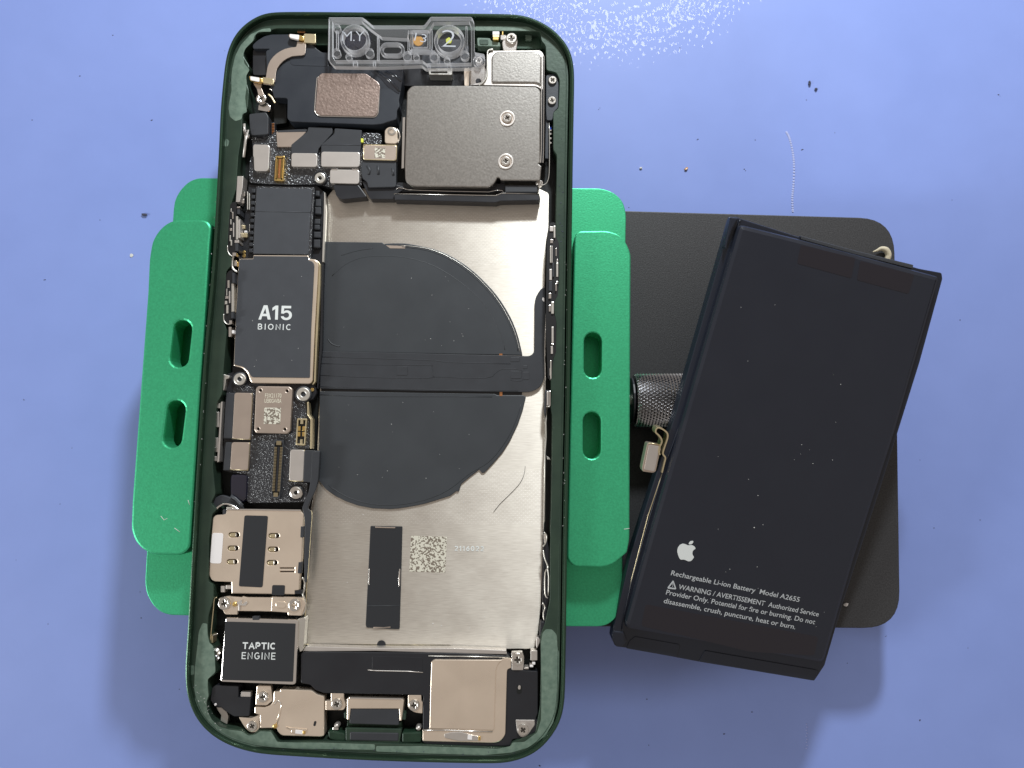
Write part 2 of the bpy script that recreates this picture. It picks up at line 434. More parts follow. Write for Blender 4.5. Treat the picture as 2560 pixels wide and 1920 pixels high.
arm1 = ext('lower_clamp_arm', holder, lowL, LOWZ, PZ+.002, MT['arm'], r=14, bev=.018, holes=[[(x+3, y+4) for x, y in s1], [(x+3, y+2) for x, y in s2]])
lowR = [(1300, 469)]+T('s', 750, 1085, 820, 1110, 870, 1160, 888, 1230, 885, 1370)+T('o', 165, 300, 160, 600, 130, 700, 60, 760, 0, 775)+[(1300, 1566)]
for q in (s1, s2): ext('slot_floor', arm1, [(x+(9 if x > 440 else 0)*0+2, y+3) for x, y in inset_px(q, -6)], LOWZ-.32, LOWZ-.40, MT['arm'], bev=0, ref=LOWZ)
arm2 = ext('lower_clamp_arm', holder, lowR, LOWZ, PZ+.002, MT['arm'], r=14, bev=.018, holes=[s3, s4])
for q in (s3, s4): ext('slot_floor', arm2, inset_px(q, -4), LOWZ-.36, LOWZ-.44, MT['arm'], bev=0, ref=LOWZ)
upL = T('q', 740, 660, 1150, 655, 1225, 685, 1262, 750)+[(524, 611), (484, 1250)]+T('r', 975, 650, 900, 735, 820, 765, 450, 755, 300, 680, 200, 560, 150, 400, 165, 0)+T('q', 380, 1659, 400, 1200, 440, 960, 520, 820, 620, 720)
s1 = stadium((456, 823), (448, 895), 22.5); s2 = stadium((440, 1024), (431, 1096), 22.5)
au1 = ext('upper_clamp_arm', holder, upL, UPZ, LOWZ+.003, MT['arm'], r=13, bev=.045, holes=[s1, s2])
upR = T('s', 590, 1360, 615, 1330, 780, 1328, 850, 1350, 890, 1400, 915, 1460)+[(1575, 1043), (1574, 1347), (1567.5, 1381), (1562, 1386), (1534, 1410), (1510, 1418), (1440, 1417), (1425, 1408), (1418, 1395)]
s3 = stadium(T('k', 1515, 1120)[0], T('k', 1513, 1425)[0], 22); s4 = stadium(T('l', 1503, 540)[0], T('l', 1503, 862)[0], 22)
au2 = ext('upper_clamp_arm', holder, upR, UPZ, LOWZ+.003, MT['arm'], r=13, bev=.03, holes=[s3, s4])
# knurled knob with its washer and pin, axis along x
def knurl(name, x0, x1, yc, zc, r, parent, mtl):
    N_ = 44; kx = 8.0; nx = int((x1-x0)*kx*6); na = N_*6; verts = []; faces = []
    for i in range(nx+1):
        x = x0+(x1-x0)*i/nx
        for k in range(na):
            a = 2*math.pi*k/na
            u = N_*a/(2*math.pi)+kx*(x-x0); v = N_*a/(2*math.pi)-kx*(x-x0)
            e = max(abs((u % 1)-.5), abs((v % 1)-.5))*2
            rr = r-.045+.045*(1-e)*(1 if 0 < i < nx else .2)
            verts.append(Vector((x, yc+rr*math.cos(a), zc+rr*math.sin(a))))
    for i in range(nx):
        for k in range(na):
            j = (k+1) % na
            faces.append((i*na+k, (i+1)*na+k, (i+1)*na+j, i*na+j))
    faces.append(tuple(range(na))); faces.append(tuple(range(nx*na, (nx+1)*na))[::-1])
    me = bpy.data.meshes.new('m'); me.from_pydata(verts, [], faces); me.update()
    return link(name, me, parent, mtl)
def xcyl(name, x0, x1, yc, zc, r, parent, mtl, n=28):
    verts = [Vector((x, yc+rr*math.cos(2*math.pi*k/n), zc+rr*math.sin(2*math.pi*k/n))) for x, rr in ((x0, r*.9), (x0+.02, r), (x1-.02, r), (x1, r*.9)) for k in range(n)]
    faces = [(i*n+k, (i+1)*n+k, (i+1)*n+(k+1) % n, i*n+(k+1) % n) for i in range(3) for k in range(n)]
    faces += [tuple(range(n)), tuple(range(3*n, 4*n))[::-1]]
    me = bpy.data.meshes.new('m'); me.from_pydata(verts, [], faces); me.update()
    return link(name, me, parent, mtl)
KZ = PZ+.60; ka = P((1590, 998), KZ+.25); kb = P((1745, 998), KZ+.25)
knob = knurl('adjusting_knob', ka.x, kb.x+.35, ka.y, KZ, .56, holder, MT['knob'])
xcyl('washer', ka.x-.09, ka.x-.02, ka.y, KZ, .47, knob, MT['bpl'])
xcyl('shaft', ka.x-.45, ka.x-.06, ka.y, KZ, .14, knob, MT['screw'])

# ------------------------------------------------------------------ the opened phone
phone = thing('smartphone', 'opened dark green smartphone without screen or battery, clamped between the green arms', 'phone', P((930, 960), R-.765))
def Z(d): return R+d
OUT = [(557, 200), (565, 136), (583, 90), (610, 59), (647, 37), (690, 28.5), (980, 30), (1220, 33), (1301, 35), (1333, 44), (1375, 65), (1409, 97), (1428, 127), (1435, 160), (1436, 203),
       (1433, 375), (1429, 655), (1425, 975), (1419, 1305), (1416, 1540), (1413.5, 1700), (1411, 1761), (1401, 1807), (1369, 1856), (1335, 1886), (1290, 1903), (1234, 1910),
       (937, 1903), (689, 1889), (640, 1884), (598, 1874), (562, 1860), (530, 1841), (497, 1809), (474, 1766), (463, 1716), (463, 1653), (469, 1563), (483, 1305), (506, 930), (530, 655), (546, 375), (550, 280)]
def outline():
    L_ = smoothline([Vector(p) for p in OUT+[OUT[0]]], 8)[:-1]
    V = [Vector(p) for p in L_]; n = len(V); tot = sum((V[i]-V[i-1]).length for i in range(n)); st = 9.0; m = int(tot/st)
    out = []; i = 0; acc = 0.0
    for k in range(m):
        t = k*tot/m
        while acc+(V[(i+1) % n]-V[i % n]).length < t: acc += (V[(i+1) % n]-V[i % n]).length; i += 1
        d = (V[(i+1) % n]-V[i % n]); out.append(V[i % n]+d*((t-acc)/max(1e-6, d.length)))
    for _ in range(14): out = [out[q-1]*.25+out[q]*.5+out[(q+1) % m]*.25 for q in range(m)]
    return [tuple(p) for p in out]
def inpx(loop, d):
    n = len(loop); A = sum(loop[i-1][0]*loop[i][1]-loop[i][0]*loop[i-1][1] for i in range(n))
    V = [Vector((p[0], p[1], 0)) for p in loop]
    if A < 0: V = V[::-1]
    V = inset(V, d); return [(v.x, v.y) for v in V]
O0 = outline()
INNER = ([(690, 71), (1000, 73), (1190, 77), (1351, 79), (1353, 102), (1364, 113), (1366, 176), (1391, 181), (1399, 199), (1396, 271), (1383, 280), (1383, 375), (1392, 386), (1390, 551), (1389, 592),
          (1397, 610), (1397, 714), (1384, 752), (1386, 784), (1391, 808), (1388, 879), (1378, 920), (1378, 990), (1377, 1016), (1381, 1043), (1378, 1269), (1376, 1320), (1375, 1500), (1363, 1556), (1354, 1579), (1351, 1590), (1352, 1667), (1350, 1766),
          (1338, 1834), (1279, 1856), (1274, 1870), (1055, 1862), (811, 1853), (695, 1855), (686, 1841), (680, 1827), (643, 1826), (634, 1836), (619, 1836), (605, 1825), (553, 1818), (530, 1800), (519, 1777),
          (517, 1755), (524, 1739), (519, 1698), (539, 1685), (537, 1648), (528, 1615), (519, 1585), (521, 1540), (534, 1495), (534, 1461), (521, 1455), (522, 1350), (530, 1285), (543, 1274), (527, 1258), (539, 1235),
          (532, 1167), (536, 1122), (541, 1009), (555, 986), (557, 943), (558, 934), (563, 871), (567, 826), (559, 803), (562, 758), (565, 679), (579, 663), (579, 641), (568, 629), (570, 600), (574, 528), (579, 506),
          (590, 472), (595, 393), (604, 336), (606, 289), (619, 271), (622, 226), (615, 203), (617, 181), (624, 167), (608, 140), (610, 122), (635, 102), (640, 84), (674, 76)])
IN = roundp(INNER, 6, 2)
FRM = ext('frame', phone, O0, Z(0), Z(-.765), MT['frame'], bev=.028, holes=[inpx(O0, 8.5)])
ext('inner_step', phone, inpx(O0, 8), Z(-.045), Z(-.74), MT['frame'], bev=.012, holes=[inpx(O0, 11)])
LED = Z(-.14)
ledge = ext('ledge', phone, inpx(O0, 14.5), LED, Z(-.70), MT['ledge'], bev=.010, holes=[IN], ref=LED)
ext('back_panel', phone, inpx(O0, 3), Z(-.71), Z(-.764), MT['inner'], bev=0)
ext('inner_floor', phone, inpx(O0, 14), Z(-.60), Z(-.70), MT['inner'], bev=0)
# raised line round the ledge
lp = inpx(O0, 20); tube('ledge_rib', ledge, lp+[lp[0]], LED+.001, .007, MT['ledge'])
# patches of old adhesive on the ledge
def patch(p, d=.004, r=4, m='residue'): return ext('adhesive_residue', ledge, p, LED+d, LED-.001, MT[m], r=r, bev=.002)
patch(T('a', 690, 310, 700, 350, 560, 350, 510, 400, 500, 450, 410, 540, 390, 600, 400, 700, 460, 770, 420, 840, 430, 940, 410, 1080, 430, 1240, 380, 1260, 370, 1320, 300, 1340, 240, 1290, 225, 1180, 260, 1000, 255, 820, 300, 620, 360, 500, 470, 380, 600, 320))
patch(T('c', 200, 290, 235, 320, 220, 380, 190, 385, 180, 350))
patch(T('h', 290, 80, 345, 85, 350, 210, 370, 300, 410, 330, 430, 480, 435, 620, 350, 700, 350, 800, 360, 880, 335, 950, 345, 1050, 395, 1150, 480, 1230, 600, 1260, 730, 1275, 800, 1325, 880, 1310, 930, 1275, 1050, 1280, 1085, 1335, 1120, 1395, 1300, 1400, 1600, 1400, 2200, 1420, 2200, 1480, 1400, 1470, 800, 1440, 560, 1400, 400, 1300, 290, 1180, 220, 1000, 200, 780, 210, 560, 240, 300, 250, 180))
patch(T('i', 1880, 145, 1950, 150, 2000, 210, 2005, 340, 2025, 400, 2020, 700, 2000, 1000, 1960, 1180, 1870, 1330, 1700, 1450, 1500, 1510, 1200, 1540, 500, 1520, 0, 1500, 0, 1440, 510, 1440, 1350, 1470, 1490, 1440, 1510, 1400, 1640, 1395, 1780, 1290, 1825, 1150, 1830, 800, 1825, 300, 1840, 190))
patch(T('i', 2045, 660, 2098, 665, 2090, 740, 2055, 760, 2045, 720))
patch(T('h', 110, 560, 200, 545, 200, 650, 110, 655))
patch(T('b', 920, 290, 1500, 295, 1600, 340, 920, 338))
# ------------------------------------------------------------------ screw, one mesh shared
MT['recess'] = mat('screw_recess_shade', (.10, .09, .08), .4, .6)  # darker than the head; the recess shade is put into this colour
def screw_mesh():
    plus = []
    a, b = .46, .13
    for x, y in ((b, b), (b, a), (-b, a), (-b, b), (-a, b), (-a, -b), (-b, -b), (-b, -a), (b, -a), (b, -b), (a, -b), (a, b)): plus.append(Vector((x, y, 0)))
    plus = [plus[i] for i in (0, 11, 10, 9, 8, 7, 6, 5, 4, 3, 2, 1)]
    out = [Vector((math.cos(2*math.pi*k/28), math.sin(2*math.pi*k/28), 0)) for k in range(28)]
    top = prism_mesh([out, plus], .30, -.3, .16)
    flo = prism_mesh([[v*.7 for v in out]], -.02, -.2, 0)
    len_flo = len(flo.polygons)
    bm = bmesh.new(); bm.from_mesh(top); bm.from_mesh(flo); me = bpy.data.meshes.new('screw'); bm.to_mesh(me); bm.free()
    me.materials.append(MT['screw']); me.materials.append(MT['recess'])
    for p in me.polygons:
        if p.index >= len(me.polygons)-len_flo: p.material_index = 1
    return me
SM = screw_mesh()
def screw(p, z, r, parent, rot=0):
    o = bpy.data.objects.new('screw', SM); COL.objects.link(o); o.parent = parent
    c = P(p, z); ABS[o] = c; o.location = c-ABS[parent]; s = r*PX; o.scale = (s, s, s); o.rotation_euler = (0, 0, rot)
    return o
def ring(name, p, z, ro, ri, parent, m, h=.04, bev=.01): return ext(name, parent, circ(p, ro, 28), z, z-h, MT[m], bev=bev, holes=[circ(p, ri, 28)])
def standoff(p, z, r, parent, m='wall'):
    o = ext('standoff', parent, circ(p, r, 26), z, z-.25, MT[m], bev=.015, holes=[circ(p, r*.36, 16)])
    ext('bore', o, circ(p, r*.40, 14), z-.04, z-.2, MT['brass'], bev=0) if False else None
    return o
# ------------------------------------------------------------------ back steel sheet, coil and flex
SH = Z(-.47)
sheet = ext('steel_sheet', phone, [(813, 498), (835, 470), (1345, 470), (1373, 483), (1372, 569), (1365, 608), (1362, 713), (1363, 975), (1361, 1305), (1353, 1511), (1346, 1580), (1338, 1622), (1265, 1623), (1250, 1619), (1132, 1618), (1125, 1613), (764, 1611), (763, 1536), (776, 1280), (788, 1200), (798, 1000), (800, 870), (814, 596)],
            SH, SH-.05, [], r=6, bev=.012)
yc_ = ABS[sheet].y
MT['sheet'] = brushed([P((1000, q), SH).y-yc_ for q in (1310, 1175, 665, 530)]); sheet.data.materials.append(MT['sheet'])
tube('sheet_lip', sheet, smoothline([(776, 1280), (770, 1400), (763, 1536), (764, 1611), (900, 1614), (1125, 1615)], 2), SH+.005, .012, MT['brass'])
CZ = SH+.035
arc_up = [(963, 613), (963, 609), (1010, 608), (1051, 615), (1086, 623), (1119, 636), (1154, 656), (1187, 681), (1217, 710), (1241, 737), (1264, 771), (1282, 805), (1295, 840), (1303, 873), (1306, 888)]
pad1 = ext('coil_cover', phone, [(814, 604), (956, 606)]+smoothline(arc_up, 2)+[(804, 880)], CZ, SH-.002, MT['pad'], bev=.012)
tube('coil_rim', pad1, smoothline([(1005, 617), (1050, 622), (1086, 631), (1117, 644), (1150, 664), (1182, 689), (1211, 717), (1235, 745), (1256, 777), (1274, 811), (1287, 845), (1295, 878)], 2), CZ+.001, .008, MT['pad'])
tube('coil_rim', pad1, smoothline([(830, 690), (862, 662), (905, 644), (960, 640), (1020, 645), (1085, 665), (1150, 705), (1210, 760), (1250, 830), (1262, 875)], 3), CZ-.003, .008, MT['pad'])
tube('coil_edge', pad1, smoothline([(1003, 613), (1050, 618), (1086, 626.5), (1118, 640), (1152, 660), (1185, 685), (1214, 713.5), (1238, 741), (1260, 774), (1278, 808), (1291, 842), (1300, 880)], 2), CZ+.004, .005, MT['wall'])
ext('gap_slot', pad1, T('t', 680, 122, 860, 130, 858, 152, 720, 150), CZ+.003, CZ-.01, MT['cover2'], bev=.002)
arc_lo = [(1315, 992), (1307, 1025), (1295, 1060), (1276, 1100), (1258, 1129), (1237, 1154), (1212, 1181), (1205, 1183), (1198, 1174), (1175, 1192), (1153, 1210), (1150, 1220), (1147, 1229), (1141, 1228), (1125, 1240), (1087, 1252), (1060, 1260), (1030, 1266), (1000, 1271), (974, 1273), (932, 1271), (895, 1264), (864, 1253), (838, 1240), (814, 1223), (796, 1199)]
pad2 = ext('coil_cover', phone, [(799, 978), (1236, 984), (1243, 988), (1308, 988)]+arc_lo, CZ, SH-.002, MT['pad'], r=2, bev=.012)
ext('gap_shade', pad2, [(803, 966), (1305, 978), (1305, 990), (803, 984)], CZ-.006, SH+.001, MT['hole_shade'], bev=0)  # flat black strip, the shade of the gap put into its colour
tube('coil_rim', pad2, smoothline([(1302, 1010), (1290, 1050), (1266, 1100), (1225, 1152), (1175, 1183), (1120, 1225), (1060, 1250), (990, 1262), (930, 1260), (870, 1243), (820, 1213)], 3), CZ+.001, .007, MT['pad'])
tube('crease', pad2, T('f', 1410, 250, 1700, 262, 1960, 270)+T('l', 30, 270, 400, 275), CZ+.001, .007, MT['pad'])
tube('crease', pad1, smoothline(T('t', 145, 985, 175, 1025, 215, 1045, 255, 1055), 3), CZ+.001, .012, MT['pad'], flat=.5)
tube('crease', pad1, smoothline(T('t', 270, 215, 380, 180, 480, 160, 560, 150), 3), CZ+.001, .009, MT['pad'], flat=.5)
for a, b in ((236, 243), (236, 243)): pass
ext('copper_lead', pad2, [(1249, 975), (1256, 975), (1256, 990), (1249, 990)], CZ+.004, SH, MT['copper'], bev=0)
ext('copper_lead', pad1, [(1248, 884), (1256, 884), (1256, 892), (1248, 892)], CZ+.004, SH, MT['copper'], bev=0)
FZ = CZ+.03
band = ext('flex_cable', phone, [(802, 878), (1290, 889)]+T('t', 1920, 1145, 2010, 1145)+T('t', 2050, 1110, 2053, 600, 2110, 525, 2150, 505, 2150, 600, 2150, 1340, 2110, 1430, 2020, 1475, 1900, 1475)+[(1060, 975), (800, 970)],
           FZ, CZ+.003, MT['flex'], r=[0, 0, 0, 0, 12, 0, 14, 0, 0, 0, 16, 18, 0, 0, 0, 0], bev=.006, ref=FZ) if False else ext('flex_cable', phone,
           [(802, 878), (1290, 889), (1325, 890.5), (1336, 880), (1337, 745), (1352, 722), (1363, 717), (1362, 943), (1351, 968), (1328, 980), (1295, 980), (1060, 977), (800, 971)],
           FZ, CZ+.003, MT['flex'], r=[0, 0, 10, 10, 14, 14, 0, 14, 16, 12, 0, 0, 0], bev=.006)
for pl in (T('t', 80, 1150, 600, 1165, 1150, 1185, 1250, 1200, 1830, 1215), T('t', 80, 1320, 560, 1340, 1080, 1345, 1110, 1320, 1105, 1240, 1060, 1228, 560, 1222, 90, 1212), T('t', 1120, 1335, 1600, 1345, 1680, 1310, 1760, 1260, 1935, 1275, 1935, 1370, 1830, 1365), T('t', 70, 1425, 900, 1450, 1900, 1465)):
    tube('trace_ridge', band, smoothline(pl, 2), FZ+.0005, .0065, MT['flex'], flat=.8)
for x0, y0, x1, y1 in ((1830, 1280, 1930, 1350), (1945, 1230, 1985, 1260), (1945, 1290, 2000, 1360), (1830, 1155, 1915, 1195), (780, 1240, 880, 1320)):
    ext('raised_pad', band, rect('t', x0, y0, x1, y1), FZ+.006, FZ-.002, MT['flex'], r=2, bev=.004)
ext('teardrop_window', band, T('t', 2120, 620, 2128, 600, 2140, 608, 2142, 640, 2130, 640), FZ+.003, FZ-.01, MT['white'], r=2, bev=.001)
# black pull strip, etched patch and number on the sheet
st = ext('adhesive_strip', phone, [(926, 1315), (1006, 1316), (1004, 1400), (999, 1573), (984, 1573), (916, 1569), (914, 1562), (922, 1400)], SH+.02, SH-.002, MT['blk'], r=3, bev=.006)
for p in (T('g', 2110, 338, 2210, 342)+T('j', 215, 345, 210, 357)+T('g', 2120, 352), T('g', 2095, 1448, 2205, 1452)+T('j', 160, 1445, 160, 1455)+T('g', 2095, 1462)):
    ext('end_highlight', st, p, SH+.03, SH+.01, MT['cover2'], bev=.002)  # thin metal slivers painted as highlights at the strip ends
for y in (1210,): tube('fold_line', st, [(919, 1240+1215*K4), (1000, 1240+1210*K4)], SH+.021, .006, MT['tape'])
ext('side_clip', st, T('j', 258, 805, 270, 810, 265, 990, 250, 1000, 246, 900), SH+.03, SH, MT['steel'], bev=.002)
ext('side_clip', st, T('g', 2045, 800, 2055, 805, 2050, 985, 2038, 980), SH+.03, SH, MT['steel'], bev=.002)
ext('etched_patch', sheet, T('j', 388, 440, 785, 452, 765, 848, 368, 835), SH+.003, SH-.001, MT['etch'], bev=.0005)
disc('round_notch', sheet, (953.5, 1612), SH, .085, [(1, -.01), (1, .012), (.8, .014)], MT['blk'])
# ------------------------------------------------------------------ text
def text(name, s, a, b, cap, z, m, parent, M=P, bold=0.0, h=.003, spacing=1.0):
    """print s with its baseline from pixel a to pixel b; cap = capital height in pixels"""
    c = bpy.data.curves.new('t', 'FONT'); c.body = s; c.size = 1; c.offset = bold; c.space_character = spacing; c.resolution_u = 3
    o = bpy.data.objects.new('t', c); COL.objects.link(o)
    dg = bpy.context.evaluated_depsgraph_get(); me = bpy.data.meshes.new_from_object(o.evaluated_get(dg))
    COL.objects.unlink(o); bpy.data.objects.remove(o)
    xs = [v.co.x for v in me.vertices]; x0, x1 = min(xs), max(xs)
    A = M(a, z); B = M(b, z); U = B-A; per = Vector((-U.y, U.x, 0)).normalized()*cap*PX/max(v.co.y for v in me.vertices)
    for v in me.vertices:
        u = (v.co.x-x0)/(x1-x0); y = v.co.y
        v.co = A+U*u+per*y; v.co.z = z+h
    me.update(); me.materials.clear()
    for p in me.polygons: p.material_index = 0
    return link(name, me, parent, MT[m])
tube('hair', sheet, smoothline([(1313, 1165), (1311, 1182), (1303, 1203), (1288, 1222), (1265, 1245), (1248, 1262), (1234, 1280)], 4), SH+.008, .004, MT['blk'])
def arcp(cx, cy, rx, ry, a0, a1, n=12): return [(cx+rx*math.cos(math.radians(a0+(a1-a0)*k/n)), cy+ry*math.sin(math.radians(a0+(a1-a0)*k/n))) for k in range(n+1)]
GL = {'A': (.70, [[(0, 0), (.35, 1), (.70, 0)], [(.13, .33), (.57, .33)]]), 'B': (.58, [[(0, 0), (0, 1), (.30, 1)]+arcp(.30, .76, .22, .24, 90, -90, 6)+[(0, .52)], [(.30, .52)]+arcp(.32, .26, .25, .26, 90, -90, 6)+[(0, 0)]]),
      'C': (.66, [arcp(.36, .5, .36, .5, 48, 312, 16)]), 'E': (.50, [[(.50, 1), (0, 1), (0, 0), (.50, 0)], [(0, .52), (.45, .52)]]),
      'G': (.68, [arcp(.36, .5, .36, .5, 48, 330, 16)+[(.68, .46), (.40, .46)]]), 'I': (.06, [[(.03, 0), (.03, 1)]]),
      'N': (.62, [[(0, 0), (0, 1), (.62, 0), (.62, 1)]]), 'O': (.74, [arcp(.37, .5, .37, .5, 0, 360, 20)]), 'P': (.56, [[(0, 0), (0, 1), (.30, 1)]+arcp(.30, .73, .25, .27, 90, -90, 6)+[(0, .46)]]),
      '0': (.56, [arcp(.28, .5, .28, .5, 0, 360, 20)]), '1': (.26, [[(0, .78), (.22, 1), (.22, 0)]]), '2': (.54, [arcp(.27, .72, .27, .28, 165, -35, 10)+[(0, 0), (.54, 0)]]),
      '6': (.56, [arcp(.28, .32, .28, .32, 0, 360, 18), [(.04, .46), (.40, 1)]]),
      'T': (.62, [[(0, 1), (.62, 1)], [(.31, 1), (.31, 0)]])}
def stroke_text(name, s, a, b, cap, z, m, parent, wt=.14, gap=.22):
    """sans capitals drawn with strokes of width wt (share of the capital height)"""
    W = sum(GL[c][0]+wt for c in s)+gap*(len(s)-1); A = P(a, z); B = P(b, z); U = (B-A); per = Vector((-U.y, U.x, 0)).normalized()*cap*PX; sx = 1.0/W
    vs = []; fs = []; x = wt/2
    for c in s:
        for k_, pl in enumerate(GL[c][1]):
            q = [Vector((x+px_, wt/2+py_*(1-wt))) for px_, py_ in pl]; n = len(q)
            for i in range(n):
                d0 = (q[i]-q[i-1]).normalized() if i > 0 else (q[1]-q[0]).normalized(); d1 = (q[i+1]-q[i]).normalized() if i < n-1 else d0
                n0 = Vector((-d0.y, d0.x)); n1 = Vector((-d1.y, d1.x)); mm = n0+n1; mm = mm/max(.6, mm.length_squared/2)
                e = d0*(-wt/2 if i == 0 else wt/2 if i == n-1 else 0)*(1 if len(pl) < 9 else 0)
                for sg in (1, -1):
                    t = q[i]+mm*sg*wt/2+e; w3 = A+U*(t.x*sx)+per*t.y; w3.z = z+.002+.0012*k_; vs.append(w3)
            b0 = len(vs)-2*n
            for i in range(n-1): fs.append((b0+2*i, b0+2*i+1, b0+2*i+3, b0+2*i+2))
        x += GL[c][0]+wt+gap
    me = bpy.data.meshes.new('m'); me.from_pydata(vs, [], fs); me.update(); return link(name, me, parent, MT[m])
stroke_text('etched_number', '2116022', T('j', 868, 607)[0], T('j', 1192, 612)[0], 12.8, SH+.004, 'print', sheet, .20, .26)
# ------------------------------------------------------------------ upper speaker and antenna flex
sz = Z(-.15)
sp = ext('earpiece_speaker', phone, T('a', 700, 380, 900, 378, 1080, 490, 1160, 495, 1190, 530, 1260, 580, 1330, 580, 1330, 730, 2160, 740, 2150, 900, 2110, 1120, 2120, 1180, 2090, 1220, 2085, 1320, 1980, 1350, 1930, 1370, 1830, 1380, 920, 1345, 875, 1310, 880, 1085, 730, 1080, 710, 1000, 690, 960, 700, 820, 650, 800, 640, 560, 690, 540, 500, 540, 490, 500, 540, 450, 620, 400),
         sz, sz-.4, MT['bsp'], r=5, bev=.012)
ext('recess_cover', phone, rect('a', 495, 545, 670, 830), Z(-.24), Z(-.5), MT['bpl'], r=5)
ext('step_patch', sp, T('a', 905, 650, 935, 628, 1310, 625, 1310, 735, 1130, 728, 935, 720, 910, 700), sz+.006, sz-.01, MT['bsp'], r=4, bev=.004)
spp = ext('speaker_plate', sp, T('a', 1215, 850, 1255, 808, 1745, 812, 1888, 915, 1902, 960, 1875, 1245, 1845, 1288, 1230, 1276, 1185, 1235, 1200, 1050), sz+.035, sz-.01, MT['rough'], r=5, bev=.010)
tube('plate_edge', sp, [p for p in roundp(T('a', 1900, 950, 1882, 1255, 1850, 1295, 1235, 1283, 1178, 1240, 1190, 1050, 1208, 850), 5)], sz+.004, .014, MT['steel'])
shy = ext('clear_tape', sp, T('a', 1830, 740, 2160, 745, 2150, 900, 2112, 1040, 1990, 960, 1900, 860, 1800, 790), sz+.010, sz, MT['shine'], r=2, bev=.006)
for k, (x0, y0, x1, y1) in enumerate(((1850, 770, 2120, 1010), (1960, 790, 2140, 900))):
    tube('wrinkle', shy, T('a', x0, y0, (x0+x1)/2+15, (y0+y1)/2-10, x1, y1), sz+.008, .035, MT['shine'], flat=.25)
az = Z(-.10)
ant = ext('antenna_flex', phone, smoothline(T('a', 985, 460, 975, 515, 930, 522, 850, 540, 760, 590, 690, 665, 655, 750, 640, 850, 610, 900, 612, 930), 2)+smoothline(T('a', 700, 940, 738, 905, 745, 850, 762, 760, 830, 675, 930, 622, 1040, 612, 1076, 585, 1082, 470), 2),
          az, az-.03, MT['cover2'], r=0, bev=.006)
ext('contact_block', ant, T('a', 1060, 370, 1190, 375, 1190, 480, 1060, 470), az+.02, az-.05, MT['brass'], r=3, bev=.008)
ext('spring_clip', ant, T('a', 890, 378, 1010, 385, 1060, 400, 1055, 450, 1010, 442, 895, 410), az+.05, az-.02, MT['gold'], r=3, bev=.012)
ext('clip_tip', ant, T('a', 900, 375, 1010, 385, 1005, 440, 900, 412), az+.055, az, MT['white'], r=3, bev=.004)
ext('contact_block', ant, T('a', 600, 850, 725, 870, 725, 935, 600, 915), az+.02, az-.05, MT['brass'], r=3, bev=.008)
ext('spring_clip', ant, T('a', 450, 838, 600, 860, 600, 915, 465, 890), az+.05, az-.02, MT['gold'], r=3, bev=.012)
ext('clip_tip', ant, T('a', 465, 842, 570, 858, 568, 906, 470, 885), az+.055, az, MT['white'], r=3, bev=.004)
ext('flex_tail', ant, T('a', 500, 900, 600, 920, 585, 960, 620, 1050, 560, 1060, 540, 980, 505, 930), az-.04, az-.08, MT['cover2'], r=3, bev=.004)
ab = ext('antenna_bracket', phone, T('a', 560, 1150, 640, 1130, 690, 1170, 690, 1220, 660, 1235, 550, 1215), Z(-.26), Z(-.35), MT['steel'], r=4)
screw(T('a', 590, 1095)[0], Z(-.18), 13.5, ab, .4)
tube('wire_loop', ab, smoothline(T('a', 665, 1040, 700, 1070, 730, 1120, 745, 1140), 3), Z(-.2), .02, MT['brass'])
tube('wire_loop', ab, smoothline(T('a', 680, 980, 715, 1000, 735, 1050), 3), Z(-.2), .02, MT['steel'])
ext('foam_pad', phone, T('a', 455, 1260, 640, 1240, 668, 1290, 665, 1485, 480, 1498, 460, 1400), Z(-.2), Z(-.45), MT['flex'], r=4, bev=.012)
cs = ext('contact_strip', phone, rect('a', 695, 1350, 740, 1490), Z(-.33), Z(-.45), MT['bpl'])
join('contact_pin', cs, [boxm(rect('a', 705, 1365+i*17, 732, 1373+i*17), Z(-.31), Z(-.35)) for i in range(7)], MT['copper'], 'stuff')
for p, m in ((T('a', 720, 1090, 870, 1095, 870, 1360, 730, 1380), 'inner'),):
    ext('cavity_wall', phone, p, Z(-.42), Z(-.6), MT[m], r=3)
# green inside wall under the top ledge
for p in (T('a', 690, 310, 1330, 300, 1330, 500, 1190, 500, 1190, 380, 900, 375, 700, 375), T('b', 920, 340, 1640, 345, 1640, 480, 1690, 540, 1390, 540, 920, 530)):
    ext('top_wall', phone, p, Z(-.34), Z(-.55), MT['hgreen'], r=3, bev=.01)
ext('rivet', phone, T('a', 980, 330, 1020, 315, 1070, 325, 1080, 360, 990, 360), Z(-.25), Z(-.35), MT['copper'], r=3)
ext('mic_housing', phone, T('b', 940, 415, 1085, 420, 1095, 450, 1200, 470, 1200, 515, 945, 510), Z(-.2), Z(-.4), MT['residue'], r=4, bev=.012)
ext('mic_slot', phone, T('b', 965, 435, 1065, 438, 1065, 495, 970, 492), Z(-.19), Z(-.25), MT['ledge'], r=4, bev=.006)
ext('sensor_slot', phone, rect('b', 1475, 370, 1545, 440), Z(-.28), Z(-.4), MT['residue'], r=3)
